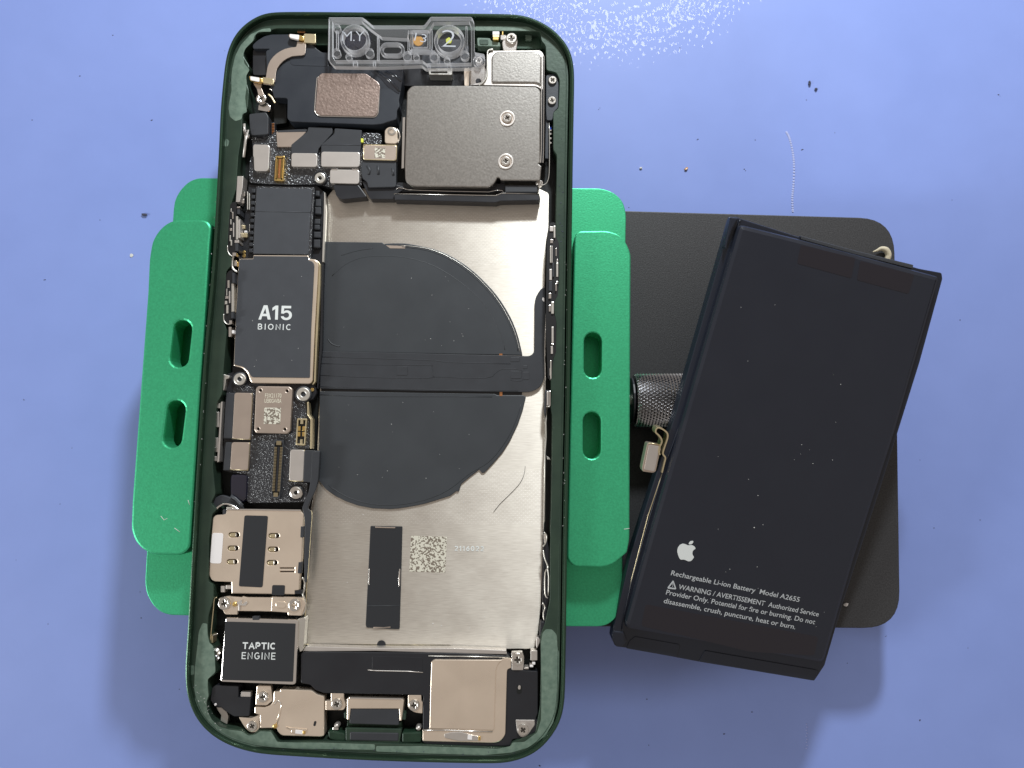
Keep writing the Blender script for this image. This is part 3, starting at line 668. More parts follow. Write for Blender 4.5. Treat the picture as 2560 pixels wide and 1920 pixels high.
# lenses under the clear bracket
fc = disc('front_camera', phone, T('w', 490, 445)[0], Z(-.22), .34, [(1, -.2), (1, -.03), (.93, 0), (.84, 0), (.8, -.02), (.4, -.005), (.1, .002)], MT['lens'], n=36)
pj = disc('dot_projector', phone, T('w', 1580, 470)[0], Z(-.24), .33, [(1, -.2), (1, -.03), (.93, 0), (.84, 0), (.8, -.02), (.2, -.015)], MT['bpl'], n=36)
ext('projector_glint', pj, T('w', 1540, 450, 1580, 425, 1615, 460, 1600, 500, 1545, 500), Z(-.225), Z(-.26), MT['yellow'], r=3)  # yellow piece painted as the glint on the projector
ext('sensor_window', phone, rect('w', 1150, 350, 1350, 550), Z(-.25), Z(-.4), MT['bpl'], r=8)
ext('amber_window', phone, circ(T('w', 1225, 470)[0], 13), Z(-.235), Z(-.3), MT['amber'])
ext('connector_housing', phone, T('b', 400, 755, 668, 755, 665, 828, 410, 825), Z(-.16), Z(-.4), MT['wall'], r=3, holes=[rect('b', 430, 785, 610, 808)])
ext('connector_base', phone, T('b', 330, 500, 850, 500, 850, 760, 330, 760), Z(-.34), Z(-.45), MT['bsp'], r=3)
ext('dark_bay', phone, rect('b', 130, 560, 810, 950), Z(-.42), Z(-.5), MT['bpl'], r=3)
ext('flex_riser', phone, T('b', 795, 750, 860, 750, 850, 950, 800, 950), Z(-.2), Z(-.3), MT['beige'], r=3)
mb = ext('bracket_tray', phone, T('b', 865, 740, 1030, 730, 1050, 820, 1020, 900, 980, 945, 865, 940), Z(-.26), Z(-.4), MT['steel'], r=6, bev=.015)
ext('tray_hole', mb, circ(T('b', 955, 895)[0], 7), Z(-.25), Z(-.3), MT['bpl'])
tube('tray_wall', mb, smoothline(T('b', 1120, 548, 1065, 560, 1055, 620, 1055, 740, 1045, 850, 1000, 920, 960, 940), 3), Z(-.12), .022, MT['wall'])
# ------------------------------------------------------------------ camera shield
cz = Z(-.08)
shield = ext('camera_shield', phone, T('b', 165, 1010, 215, 945, 850, 945, 1600, 962, 1648, 1010, 1640, 1400)+T('d', 1640, 560, 1620, 570, 1655, 600, 1640, 760, 1200, 757, 1190, 730, 1165, 725, 1150, 760, 1120, 805, 1070, 832, 220, 822, 145, 770, 140, 600),
             cz, cz-.38, MT['satin'], r=[5, 9, 0, 8, 9, 0, 0, 1, 1, 4, 3, 3, 3, 4, 6, 0, 13, 10, 0], bev=.022, seg=6)
shield2 = ext('small_shield', phone, T('b', 1098, 620, 1150, 567, 1605, 567, 1655, 620, 1650, 945, 1590, 917, 1098, 915), cz-.03, cz-.35, MT['satin'], r=[10, 10, 10, 10, 2, 6, 6], bev=.03, seg=6)
ext('shield_flange', shield2, T('b', 1060, 600, 1100, 560, 1640, 555, 1680, 600, 1672, 1000, 1600, 955, 850, 940, 1020, 900), cz-.06, cz-.3, MT['cover'], r=6, bev=.01)
for c, q in ((T('b', 1275, 1308)[0], .5), (T('d', 1258, 545)[0], .05)):
    ring('screw_collar', c, cz+.02, 20, 14.5, shield, 'cover', .04, .014)
    ext('screw_well', shield, circ(c, 15), cz+.003, cz-.02, MT['cover2'], bev=0)
    screw(c, cz+.015, 12.3, shield, q)
for x0, x1, m in ((1652, 1662, 'steel'), (1668, 1676, 'bpl'), (1679, 1686, 'steel')):
    ext('side_rail', shield, T('b', x0, 620, x1, 620, x1-6, 1659)+T('d', x1-12, 560, x0-14, 560)+T('b', x0-6, 1659), cz-.03-.02*(x0 > 1660), cz-.4, MT[m], bev=.004)
ext('side_rail', shield, T('d', 118, 60, 146, 55, 132, 620, 105, 625), cz-.05, cz-.3, MT['steel'], bev=.004)
ext('corner_bead', shield, circ(T('d', 1640, 785)[0], 7), cz-.1, cz-.2, MT['steel'])
cl = ext('ground_clip', phone, T('b', 1215, 470, 1250, 400, 1380, 400, 1390, 460, 1375, 560, 1230, 560), Z(-.14), Z(-.3), MT['steel'], r=4, bev=.014)
screw(T('b', 1320, 430)[0], Z(-.11), 15, cl, .1)
for x0, y0, x1, y1, m in ((1112, 345, 1188, 385, 'white'), (1112, 385, 1188, 412, 'brass'), (1115, 412, 1180, 440, 'gold'), (1200, 385, 1260, 440, 'steel'), (1215, 345, 1232, 385, 'gold')):
    ext('contact_leaf', cl, rect('b', x0, y0, x1, y1), Z(-.13), Z(-.22), MT[m], r=2, bev=.008)
# side key bracket, right
kb_ = ext('side_key_bracket', phone, T('b', 1702, 840, 1725, 815, 1800, 815, 1845, 860, 1842, 1190, 1790, 1240, 1778, 1330, 1710, 1335, 1702, 1250), Z(-.2), Z(-.42), MT['bsp'], r=5, bev=.012)
screw(T('b', 1775, 890)[0], Z(-.18), 11, kb_, .7); screw(T('b', 1770, 1115)[0], Z(-.18), 11, kb_, .2)
ext('key_lever', kb_, T('d', 1700, 0, 1740, 0, 1735, 80, 1730, 515, 1692, 515, 1700, 110), Z(-.24), Z(-.4), MT['bsp'], r=2)
ext('blue_seal', kb_, rect('d', 1745, 155, 1762, 200), Z(-.3), Z(-.4), MT['blue'])
tube('wire', kb_, smoothline(T('d', 1738, 120, 1742, 400, 1738, 680, 1718, 770, 1690, 800, 1640, 815, 1615, 830), 3), Z(-.19), .008, MT['wall'])
for y in (1440, 1480, 1530, 1580): ext('solder_bead', kb_, circ(T('b', 1755, y)[0], 3, 8), Z(-.3), Z(-.4), MT['steel'])
# black bars between camera and battery bay
ext('cable_bar', phone, T('d', 50, 780, 150, 780, 190, 825, 1060, 835, 1110, 790, 1250, 790, 1250, 880, 1150, 880, 1080, 900, 60, 880), Z(-.27), Z(-.45), MT['bpl'], r=3, bev=.01)
ext('hinge_block', phone, rect('d', 1250, 808, 1612, 890), Z(-.17), Z(-.4), MT['flex'], r=3, bev=.02)
cb = ext('cable_bar', phone, T('d', 20, 905, 1150, 922, 1215, 900, 1630, 908, 1640, 975, 1200, 985, 1150, 1000, 30, 972), Z(-.2), Z(-.45), MT['bpl'], r=2, bev=.012)
tube('edge_highlight', cb, T('d', 20, 903, 1150, 925, 1215, 897, 1630, 908), Z(-.198), .009, MT['steel'])  # steel-coloured lines painted as highlights along the black bars
tube('edge_highlight', cb, T('d', 50, 850, 75, 838, 130, 845, 180, 862, 600, 876, 1070, 885, 1160, 865, 1215, 868, 1240, 888), Z(-.24), .009, MT['steel'])
disc('rivet', cb, T('d', 1628, 785)[0], Z(-.2), .07, [(1, -.1), (1, 0), (.6, .03)], MT['screw'])
ext('cable_tail', phone, T('c', 1380, 800, 1660, 800, 1760, 940, 1480, 968, 1420, 930), Z(-.22), Z(-.45), MT['bpl'], r=5, bev=.012)
ext('cable_tail', phone, T('c', 1700, 760, 2080, 800, 2200, 840)+T('d', 60, 900, 30, 965)+T('c', 1800, 965, 1760, 900), Z(-.25), Z(-.45), MT['bpl'], r=3, bev=.012)
# ------------------------------------------------------------------ upper logic board
BZ = Z(-.30)
ub = ext('upper_logic_board', phone, T('c', 480, 268, 690, 262, 745, 205, 1090, 190, 1700, 205, 1720, 225, 1890, 228, 1922, 262, 1922, 350, 1720, 360, 1705, 810, 1350, 830, 1200, 800, 880, 806, 560, 790, 460, 785, 450, 640, 465, 510, 500, 470, 490, 380),
         BZ, BZ-.2, MT['board'], r=5, bev=.01)
def cover(pts, z, m, par, r=7, under='brass'):
    o = ext('connector_cover', par, pts, z, BZ, MT[m], r=r, bev=.010, seg=5)
    return o
CVZ = Z(-.2)
cover(T('c', 497, 375, 515, 357, 683, 362, 668, 655, 510, 652, 505, 500, 497, 480), CVZ, 'cover', ub, r=[7, 0, 8, 8, 8, 2, 2])
ext('flex_end', ub, T('c', 755, 215, 1075, 190, 1090, 215, 930, 385, 765, 385), Z(-.25), BZ, MT['cover2'], r=3, bev=.006)
ext('flex_end_strip', ub, T('c', 770, 205, 1090, 185, 1090, 218, 768, 224), Z(-.245), BZ, MT['flex'], r=2, bev=.004)
ext('flex_cable', ub, T('c', 1110, 165, 1375, 175, 1375, 235, 1222, 405, 1210, 470, 920, 465, 920, 362, 1098, 215), Z(-.22), BZ, MT['flex'], r=3, bev=.008)
ext('flex_cable', ub, T('c', 1400, 180, 1700, 200, 1692, 370, 1680, 460, 1250, 455, 1252, 365, 1398, 235), Z(-.215), BZ, MT['flex'], r=3, bev=.008)
tube('flex_fold', ub, T('c', 1250, 362, 1690, 365), Z(-.213), .006, MT['tape'])
cover(T('c', 922, 452, 1208, 456, 1206, 608, 920, 604), CVZ+.01, 'cover', ub)
cover(T('c', 1252, 437, 1680, 443, 1676, 608, 1250, 604), CVZ+.01, 'cover', ub)
cover(T('c', 1349, 633, 1673, 640, 1671, 795, 1347, 787), CVZ+.01, 'cover', ub)
for x0, x1 in ((1365, 1430), (1590, 1665)): ext('cover_lug', ub, rect('c', x0, 628, x1, 642), CVZ+.014, BZ, MT['steel'], r=1, bev=.003)
ext('flex_cable', ub, T('c', 1705, 530, 2080, 540, 2080, 830, 1770, 838, 1760, 770, 1705, 735, 1690, 640), Z(-.2), BZ, MT['flex'], r=6, bev=.014)
for q in ((1760, 590, 1790, 640, 1780, 690), (1880, 590, 1885, 690), (2040, 620, 2050, 700)):
    tube('bump', ub, T('c', *q), Z(-.198), .03, MT['flex'], flat=.3)
cc = cover(T('c', 1722, 362, 2088, 370, 2080, 535, 1718, 525), Z(-.165), 'cover2', ub)
tube('gilt_edge', cc, [p for p in roundp(T('c', 1722, 362, 2088, 370, 2080, 535, 1718, 525, 1722, 362), 5)], Z(-.165)-.006, .010, MT['brass'])
ext('etched_patch', cc, T('c', 1845, 393, 1960, 397, 1956, 510, 1840, 506), Z(-.163), Z(-.17), MT['etch'], bev=0)
ext('raised_board', ub, T('c', 1705, 228, 1895, 232, 1920, 260, 1918, 355, 1705, 355), BZ+.05, BZ, MT['board'], r=4, bev=.008)
ext('yellow_dot', ub, rect('c', 1690, 290, 1718, 335), Z(-.21), BZ, MT['yellow'], r=1)
so = standoff(T('c', 1237, 727)[0], Z(-.2), 13.5, ub)
ring('gasket', T('c', 1237, 727)[0], Z(-.255), 18.5, 14.5, ub, 'bpl')
sb = ext('screw_tab', phone, T('c', 1955, 200, 1990, 165, 2060, 165, 2095, 215, 2095, 350, 1955, 345), Z(-.19), Z(-.35), MT['beige'], r=7, bev=.012)
disc('rivet', sb, T('c', 2032, 217)[0], Z(-.19), .085, [(1, -.02), (1, .01), (.55, .014), (.5, -.01), (.2, -.008)], MT['screw'])
tube('tab_spring', sb, smoothline(T('c', 2080, 180, 2115, 230, 2120, 290, 2095, 340), 3), Z(-.22), .018, MT['steel'])
# connector with two rows of pins
def connector(name, par, pts, z, m, npin, mcore='bpl', pinm='gold', pad=.23):
    """pts: four corners, top-left first, long side going down"""
    a, b, c, d = [Vector(p) for p in pts]
    def q(u, v): p = (a*(1-u)+b*u)*(1-v)+(d*(1-u)+c*u)*v; return (p.x, p.y)
    body = ext(name, par, [q(0, 0), q(1, 0), q(1, 1), q(0, 1)], z, BZ-.02, MT[m], r=2, bev=.008, holes=[[q(.12, .05), q(.88, .05), q(.88, .95), q(.12, .95)]])
    ext('core', body, [q(.40, .12), q(.62, .12), q(.62, .88), q(.40, .88)], z-.01, BZ-.01, MT[mcore], bev=.004)
    ext('well', body, [q(.1, .04), q(.9, .04), q(.9, .96), q(.1, .96)], z-.06, BZ-.015, MT['bpl'], bev=0)
    ms = []
    for i in range(npin):
        v = .12+.76*(i+.2)/npin; w_ = .76/npin*.55
        for u in (.06, .66): ms.append(boxm([q(u, v), q(u+.28, v), q(u+.28, v+w_), q(u, v+w_)], z+.004, z-.05, .002))
    for v in (.02, .90): ms.append(boxm([q(.25, v), q(.75, v), q(.75, v+.07), q(.25, v+.07)], z+.002, z-.05, .003))
    join('contact_pin', body, ms, MT[pinm], 'stuff')
    return body
connector('connector', ub, T('c', 748, 485, 846, 485, 832, 765, 732, 760), Z(-.22), 'gold', 15, 'copper')
# ------------------------------------------------------------------ chip and processor
mbd = ext('middle_logic_board', phone, T('c', 450, 800, 1200, 805, 1290, 890, 1280, 1100, 1262, 1659)+T('e', 1250, 600, 1215, 1300, 1190, 1620, 260, 1640, 270, 1400, 290, 1250, 300, 900, 330, 400, 330, 180)+T('c', 350, 1590, 380, 1450, 400, 1200, 430, 1000),
          Z(-.36), Z(-.5), MT['bpl'], r=3, bev=.008)
ext('board_edge_strip', mbd, T('c', 1285, 890, 1295, 890, 1305, 1100, 1283, 1659, 1262, 1659, 1280, 1150), Z(-.30), Z(-.4), MT['wall'], bev=.002)
ext('board_edge_strip', mbd, T('e', 1262, 0, 1284, 0, 1262, 1200, 1215, 1640, 1205, 1640, 1240, 1100), Z(-.32), Z(-.42), MT['bpl'], bev=.002)
chip = ext('memory_chip', mbd, T('c', 532, 822, 1172, 832, 1180, 850, 1155, 1250, 1140, 1640, 1110, 1640, 1112, 1580, 495, 1570, 510, 1200), Z(-.235), Z(-.36), MT['board'], r=2, bev=.008)
ext('chip_label', chip, T('c', 540, 838, 1150, 848, 1140, 1090, 1132, 1100, 1110, 1575, 500, 1566, 515, 1200), Z(-.222), Z(-.24), MT['tape'], r=4, bev=.008)
tube('tape_seam', chip, T('c', 520, 1098, 1130, 1108), Z(-.221), .008, MT['tape'], flat=.6)
for i, (x0, y0, x1, y1) in enumerate(((1185, 868, 1232, 930), (1185, 962, 1250, 1045), (1180, 1050, 1250, 1130), (1176, 1180, 1240, 1240), (1172, 1245, 1236, 1300), (1166, 1322, 1246, 1390), (1165, 1408, 1240, 1500))):
    c_ = ext('capacitor', mbd, rect('c', x0, y0, x1, y1), Z(-.27), Z(-.37), MT['flex'], r=2, bev=.02)
for i in range(11):
    y = 850+i*66; x = 500-i*3
    ext('capacitor', mbd, rect('c', x-22, y, x+22, y+42), Z(-.28), Z(-.37), MT['flex'], r=2, bev=.014)
for x, y in ((398, 1550), (398, 1590)): ext('test_pad', mbd, circ(T('c', x, y)[0], 4), Z(-.335), Z(-.36), MT['gold'], bev=.002)
for x0, y0, x1, y1, m in ((375, 960, 400, 1010, 'steel'), (380, 1250, 410, 1290, 'brass'), (385, 1340, 435, 1385, 'brass'), (430, 880, 442, 1080, 'wall'), (452, 900, 462, 1080, 'wall'), (370, 880, 410, 930, 'steel'), (455, 1240, 462, 1330, 'wall'), (400, 1310, 430, 1335, 'white')):
    ext('small_component', mbd, rect('c', x0, y0, x1, y1), Z(-.30), Z(-.37), MT[m], r=1.5, bev=.008)
can = ext('processor_can', mbd, T('e', 342, 205, 495, 203, 500, 165, 1110, 170, 1120, 205, 1180, 212, 1215, 232, 1222, 280, 1180, 1000, 1155, 1560, 1130, 1590, 480, 1582, 458, 1540, 435, 1465, 380, 1415, 282, 1392, 300, 900, 325, 400),
          Z(-.215), Z(-.38), MT['beige'], r=[3, 1, 1, 2, 2, 4, 6, 5, 0, 5, 6, 6, 4, 8, 8, 3, 0, 0], bev=.02)
lab = ext('processor_label', can, T('e', 348, 212, 500, 210, 504, 176, 1106, 180, 1112, 225, 1160, 238, 1176, 280, 1140, 1000, 1126, 1525, 478, 1518, 445, 1450, 382, 1398, 289, 1380, 305, 900, 332, 400),
          Z(-.203), Z(-.22), MT['tape'], r=[2, 1, 1, 1, 2, 5, 4, 0, 3, 7, 6, 6, 3, 0, 0], bev=.008)
ext('inner_frame_rail', can, T('e', 1200, 232, 1225, 240, 1244, 275, 1242, 500, 1205, 1200, 1190, 1570, 1165, 1600, 1150, 1600, 1172, 1560, 1190, 1000, 1225, 300), Z(-.235), Z(-.38), MT['brass'], r=2, bev=.008)
LT = Z(-.199)
ext('letter', lab, T('e', 557, 879, 617, 722, 658, 722, 694, 880, 660, 879, 651, 843, 599, 842, 587, 880), LT, LT-.004, MT['print'], bev=0, holes=[T('e', 609, 815, 646, 816, 637, 768, 633, 752, 630, 768)])
ext('letter', lab, T('e', 741, 880, 745, 762, 712, 782, 713, 750, 748, 725, 778, 725, 772, 881), LT, LT-.004, MT['print'], bev=0)
ext('letter', lab, T('e', 815, 727, 920, 729, 919, 756, 843, 755, 839, 790)+smoothline(T('e', 842, 787, 862, 778, 895, 781, 920, 802, 928, 830, 920, 860, 896, 880, 862, 886, 828, 878, 808, 855), 2)[1:]+T('e', 806, 845, 836, 843)+smoothline(T('e', 838, 848, 850, 858, 868, 861, 888, 852, 897, 832, 890, 811, 870, 802, 850, 806, 838, 815), 2)+T('e', 809, 812), LT, LT-.004, MT['print'], bev=0)
stroke_text('processor_name', 'BIONIC', T('e', 550, 990)[0], T('e', 918, 997)[0], 15.2, Z(-.202), 'print', lab, .15, .34)
# ------------------------------------------------------------------ lower logic board
LZ = Z(-.30)
lb = ext('lower_logic_board', phone, T('f', 390, 20, 450, 0, 620, 0, 640, 120, 1360, 150, 1378, 230, 1340, 300, 1270, 325, 1280, 455, 1325, 500, 1300, 860, 1290, 1220, 1275, 1440, 640, 1452, 605, 1425, 610, 1140, 410, 1110, 340, 1090, 350, 700, 380, 230),
         LZ-.02, LZ-.2, MT['bpl'], r=4, bev=.01)
for pp in (T('f', 450, 180, 480, 152, 600, 138, 690, 160, 695, 250, 670, 700, 1120, 680, 1115, 420, 1110, 330, 1160, 305, 1255, 320, 1268, 460, 1300, 500, 1305, 850, 1100, 860, 1085, 1215, 1280, 1225, 1265, 1435, 630, 1448, 605, 1420, 610, 1140, 410, 1105, 640, 1090, 650, 760, 660, 240, 450, 230),):
    ext('speckled_coat', lb, pp, LZ, LZ-.03, MT['board'], r=3, bev=.008)
ext('brass_wall', lb, T('f', 1272, 330, 1290, 330, 1300, 470, 1335, 520, 1330, 850, 1305, 850, 1310, 520, 1275, 470), Z(-.24), LZ-.1, MT['brass'], r=2, bev=.006)
for c, r_ in ((T('f', 525, 78)[0], 15), (T('f', 1230, 245)[0], 17)):
    standoff(c, Z(-.2), r_, lb)
    disc('standoff_base', lb, c, Z(-.24), r_*PX*1.22, [(1, -.1), (1, 0), (.9, .01)], MT['flex'])
hs = ext('flat_screw', lb, circ(T('f', 1147, 1335)[0], 16.5, 28), Z(-.205), Z(-.3), MT['screw'], bev=.03, holes=[circ(T('f', 1147, 1335)[0], 4.2, 12)])
ring('gasket', T('f', 1147, 1335)[0], Z(-.27), 20.5, 17.3, lb, 'bpl')
for c in (T('f', 1330, 195)[0],): ext('test_pad', lb, circ(c, 4.4), LZ+.002, LZ-.03, MT['gold'], bev=.002)
pts = T('f', 730, 155, 1080, 160, 1112, 190, 1085, 655, 1050, 684, 710, 675, 685, 640, 705, 180)
hol = [circ(T('f', x, y)[0], 3.4, 10) for x, y in ((757, 203), (1051, 209), (731, 629), (1027, 633))]
ps = ext('shielded_chip', lb, pts, Z(-.2), LZ, MT['cover2'], r=3, bev=.018, holes=hol)
text('chip_code', 'F3X21170', T('f', 808, 283)[0], T('f', 990, 283)[0], 10.5, Z(-.199), 'gilt', ps, bold=.012)
text('chip_code', 'UE80G4VBA', T('f', 800, 340)[0], T('f', 990, 343)[0], 10.5, Z(-.199), 'gilt', ps, bold=.012)
ext('etched_patch', ps, T('f', 800, 393, 984, 396, 975, 577, 792, 573), Z(-.197), Z(-.21), MT['etch'], bev=0)
for q, m in ((T('f', 470, 228, 665, 232, 640, 748, 443, 735), 'cover2'), (T('f', 440, 775, 636, 778, 618, 1086, 420, 1078), 'cover2'), (T('f', 1087, 857, 1244, 860, 1228, 1208, 1072, 1202), 'cover')):
    o = cover(q, CVZ, m, lb, r=6)
    tube('gilt_edge', o, [Vector(p) for p in (q[1], q[2], q[3])], CVZ-.022, .014, MT['brass'])
ext('flex_cable', lb, T('f', 375, 228, 475, 228, 450, 738, 345, 735), Z(-.22), LZ, MT['flex'], r=3, bev=.02)
ext('flex_cable', lb, T('f', 370, 775, 440, 775, 422, 1090, 342, 1090), Z(-.22), LZ, MT['flex'], r=3, bev=.02)
connector('board_connector', lb, T('f', 908, 748, 1017, 750, 972, 1402, 876, 1398), Z(-.235), 'flex', 30, 'bpl', 'pin')
cn = ext('small_connector', lb, T('f', 1163, 510, 1272, 515, 1250, 815, 1146, 808), Z(-.22), LZ, MT['brass'], r=3, bev=.008, holes=[T('f', 1178, 530, 1256, 533, 1238, 795, 1162, 790)])
ext('well', cn, T('f', 1176, 528, 1258, 531, 1240, 797, 1160, 792), Z(-.28), LZ-.01, MT['bpl'], bev=0)
for x0, y0, x1, y1, m in ((1168, 600, 1200, 650, 'gold'), (1222, 600, 1252, 650, 'gold'), (1165, 662, 1197, 712, 'gold'), (1220, 662, 1250, 712, 'gold'), (1200, 525, 1230, 575, 'brass'), (1195, 745, 1222, 800, 'brass')):
    ext('contact_pad', cn, rect('f', x0, y0, x1, y1), Z(-.225), Z(-.27), MT[m], r=1.5, bev=.004)
ext('flex_cable', lb, T('f', 1243, 862, 1330, 866, 1415, 872, 1412, 1000, 1395, 1190, 1330, 1225, 1228, 1215), Z(-.19), LZ, MT['flex'], r=3, bev=.014)
tail = ext('flex_tail', phone, T('f', 1325, 880, 1415, 875, 1395, 1200, 1370, 1300, 1310, 1420, 1280, 1510)+T('g', 1395, 160, 1420, 200, 1400, 600, 1360, 960, 1330, 950, 1330, 700, 1335, 300, 1325, 200, 1310, 150)+T('f', 1218, 1500, 1290, 1320, 1310, 1200),
           Z(-.17), Z(-.22), MT['flex'], r=3, bev=.012)
tube('tail_edge', tail, smoothline(T('g', 1405, 165, 1418, 200, 1405, 400, 1385, 700, 1365, 960), 3), Z(-.175), .008, MT['brass'])
ext('black_tape', phone, T('f', 430, 1130, 580, 1130, 610, 1150, 600, 1400, 560, 1450, 420, 1400, 415, 1200), Z(-.24), Z(-.5), MT['lens'], r=6, bev=.05)
wv = smoothline(T('f', 205, 1440, 260, 1390, 330, 1360, 420, 1385, 500, 1440, 560, 1490), 4)
wz = [Z(-.22)-.10*math.sin(math.pi*i/(len(wv)-1)) for i in range(len(wv))]
wl = [Vector(p)+Vector((8, 22)) for p in wv][::-1]
ext('bent_flex', phone, wv+[tuple(p) for p in wl], Z(-.24), Z(-.3), MT['flex'], bev=.02)
tube('bent_flex_edge', phone, [tuple(p) for p in wl[::-1]], Z(-.2), .022, MT['steel'])
tube('bent_flex_edge', phone, T('f', 430, 1370, 480, 1400, 530, 1450, 560, 1480), Z(-.2), .035, MT['tape'], flat=.5)
# ------------------------------------------------------------------ left and right wall slots with metal clips
def slot(pts, name='wall_slot_shade'): return ext(name, phone, pts, LED+.003, LED-.02, MT['hole_shade'], r=6, bev=.002)  # flush black sheet painted as the dark depth of a slot
def clips(par, f, lst, z=Z(-.105)):
    for x0, y0, x1, y1, m in lst: ext('metal_clip', par, rect(f, x0, y0, x1, y1), z+random.uniform(-.02, .02), z-.3, MT[m], r=1, bev=.006)
ls1 = slot(T('u', 205, 260, 230, 238, 262, 240, 262, 600, 250, 715, 215, 735, 185, 690, 188, 480))
tube('slot_rim', ls1, smoothline(T('u', 180, 640, 182, 690, 200, 722, 225, 738, 245, 735), 3), LED+.006, .011, MT['wall'])
clips(ls1, 'u', [(208, 300, 216, 330, 'wall'), (222, 330, 234, 395, 'steel'), (205, 400, 214, 445, 'wall'), (200, 480, 222, 505, 'steel'), (198, 545, 208, 600, 'wall'), (208, 590, 220, 640, 'wall'), (230, 430, 240, 560, 'cover'),
                 (266, 280, 294, 295, 'steel'), (268, 300, 292, 350, 'flex'), (256, 370, 276, 585, 'wall'), (278, 400, 296, 570, 'cover'), (245, 590, 285, 615, 'cover'), (250, 620, 278, 690, 'flex'), (225, 705, 258, 735, 'steel')])
ls2 = slot(T('u', 170, 900, 200, 868, 232, 868, 240, 1250, 225, 1345, 190, 1370, 145, 1330, 152, 1100))
tube('slot_rim', ls2, smoothline(T('u', 145, 1270, 146, 1325, 165, 1355, 190, 1366, 215, 1360), 3), LED+.006, .011, MT['wall'])
clips(ls2, 'u', [(178, 960, 198, 1030, 'steel'), (168, 1040, 176, 1100, 'wall'), (160, 1105, 188, 1130, 'steel'), (155, 1150, 175, 1180, 'wall'), (168, 1190, 186, 1265, 'wall'), (192, 1060, 204, 1170, 'cover'),
                 (222, 890, 244, 985, 'flex'), (216, 990, 238, 1250, 'wall'), (212, 1255, 235, 1310, 'flex'), (195, 1330, 220, 1362, 'steel'), (190, 1390, 215, 1480, 'steel'), (220, 1420, 240, 1450, 'white')])
ext('side_rail', phone, T('u', 268, 0, 325, 0, 318, 110, 292, 240, 255, 240, 262, 120), Z(-.15), Z(-.4), MT['cover'], r=2, bev=.01)
tube('side_rail', phone, smoothline(T('u', 235, 740, 225, 780, 228, 850, 270, 885), 3), Z(-.17), .022, MT['wall'])
ext('metal_clip', phone, rect('u', 238, 775, 266, 830), Z(-.2), Z(-.4), MT['steel'], r=2, bev=.01)
ext('metal_clip', phone, rect('u', 262, 790, 280, 835), Z(-.22), Z(-.4), MT['gold'], r=2, bev=.01)
tube('side_rail', phone, T('a', 400, 1370, 410, 1480)+T('c', 440, 200, 415, 310, 395, 500), Z(-.15), .03, MT['cover'], flat=.6)
disc('rivet', phone, T('c', 425, 265)[0], Z(-.2), .06, [(1, -.1), (1, 0), (.6, .03)], MT['steel'])
ext('corroded_clip', phone, T('f', 340, 20, 415, 40, 410, 70, 375, 80, 370, 130, 355, 200, 330, 215, 335, 120), Z(-.2), Z(-.35), MT['wall'], r=2, bev=.012)
lr = ext('side_contact_strip', phone, T('f', 318, 330, 338, 325, 300, 990, 275, 1000), Z(-.19), Z(-.4), MT['cover'], r=1, bev=.006)
for x0, y0, x1, y1, m in ((272, 345, 312, 400, 'wall'), (262, 440, 300, 610, 'cover'), (252, 725, 290, 835, 'cover'), (240, 830, 285, 885, 'steel'), (235, 930, 272, 985, 'cover')):
    ext('metal_clip', lr, rect('f', x0, y0, x1, y1), Z(-.21), Z(-.4), MT[m], r=1.5, bev=.008)
rs = slot(T('v', 345, 60, 400, 60, 405, 200, 432, 240, 430, 640, 420, 740, 395, 775, 385, 900, 408, 960, 405, 1260, 380, 1310, 365, 1500, 330, 1500, 310, 1000, 320, 300, 330, 150))
clips(rs, 'v', [(348, 95, 382, 140, 'cover'), (384, 90, 400, 200, 'wall'), (352, 215, 378, 250, 'steel'), (350, 275, 362, 430, 'wall'), (365, 275, 374, 430, 'cover'), (345, 490, 368, 590, 'cover'), (372, 430, 388, 560, 'flex'),
                (402, 295, 412, 370, 'steel'), (408, 430, 426, 560, 'wall'), (412, 395, 424, 425, 'cover'), (400, 620, 412, 690, 'steel'), (406, 600, 424, 625, 'wall'), (340, 600, 370, 690, 'flex'), (338, 710, 362, 760, 'steel'),
                (362, 790, 386, 900, 'wall'), (340, 820, 358, 880, 'steel'), (365, 1020, 384, 1170, 'cover'), (362, 1175, 384, 1190, 'steel'), (358, 1200, 378, 1270, 'cover'), (352, 1330, 364, 1500, 'wall'), (346, 1400, 352, 1470, 'steel')])
tube('wire', rs, smoothline(T('v', 355, 930, 365, 980, 380, 1015), 3), Z(-.2), .012, MT['wall'])
tube('wire', rs, smoothline(T('v', 345, 760, 365, 780, 382, 800), 3), Z(-.19), .018, MT['wall'])
tube('sheet_rail', rs, T('v', 312, 900, 302, 1250, 306, 1500)+[(1363, 1100), (1361, 1305)], Z(-.35), .012, MT['steel'])
rs2 = ext('right_clip_strip', phone, T('l', 985, 200, 1050, 205, 1045, 380, 1000, 390, 990, 500, 975, 430), Z(-.18), Z(-.4), MT['flex'], r=1, bev=.006)
clips(rs2, 'l', [(1005, 215, 1025, 370, 'cover'), (1030, 210, 1046, 375, 'steel'), (1000, 375, 1040, 388, 'wall')])
tube('sheet_rail', rs2, T('l', 1005, 390, 995, 560, 998, 720)+T('l', 985, 900, 978, 1659), Z(-.25), .014, MT['wall'])
ext('scuff', phone, T('l', 1005, 930, 1040, 955, 1050, 975, 1010, 965), Z(-.3), Z(-.4), MT['wall'], r=1)
rs3 = ext('right_spring_strip', phone, T('j', 1850, 390, 1870, 400, 1925, 610, 1930, 830, 1920, 1140, 1900, 1200, 1870, 1380, 1840, 1300), Z(-.3), Z(-.45), MT['bpl'], r=2)
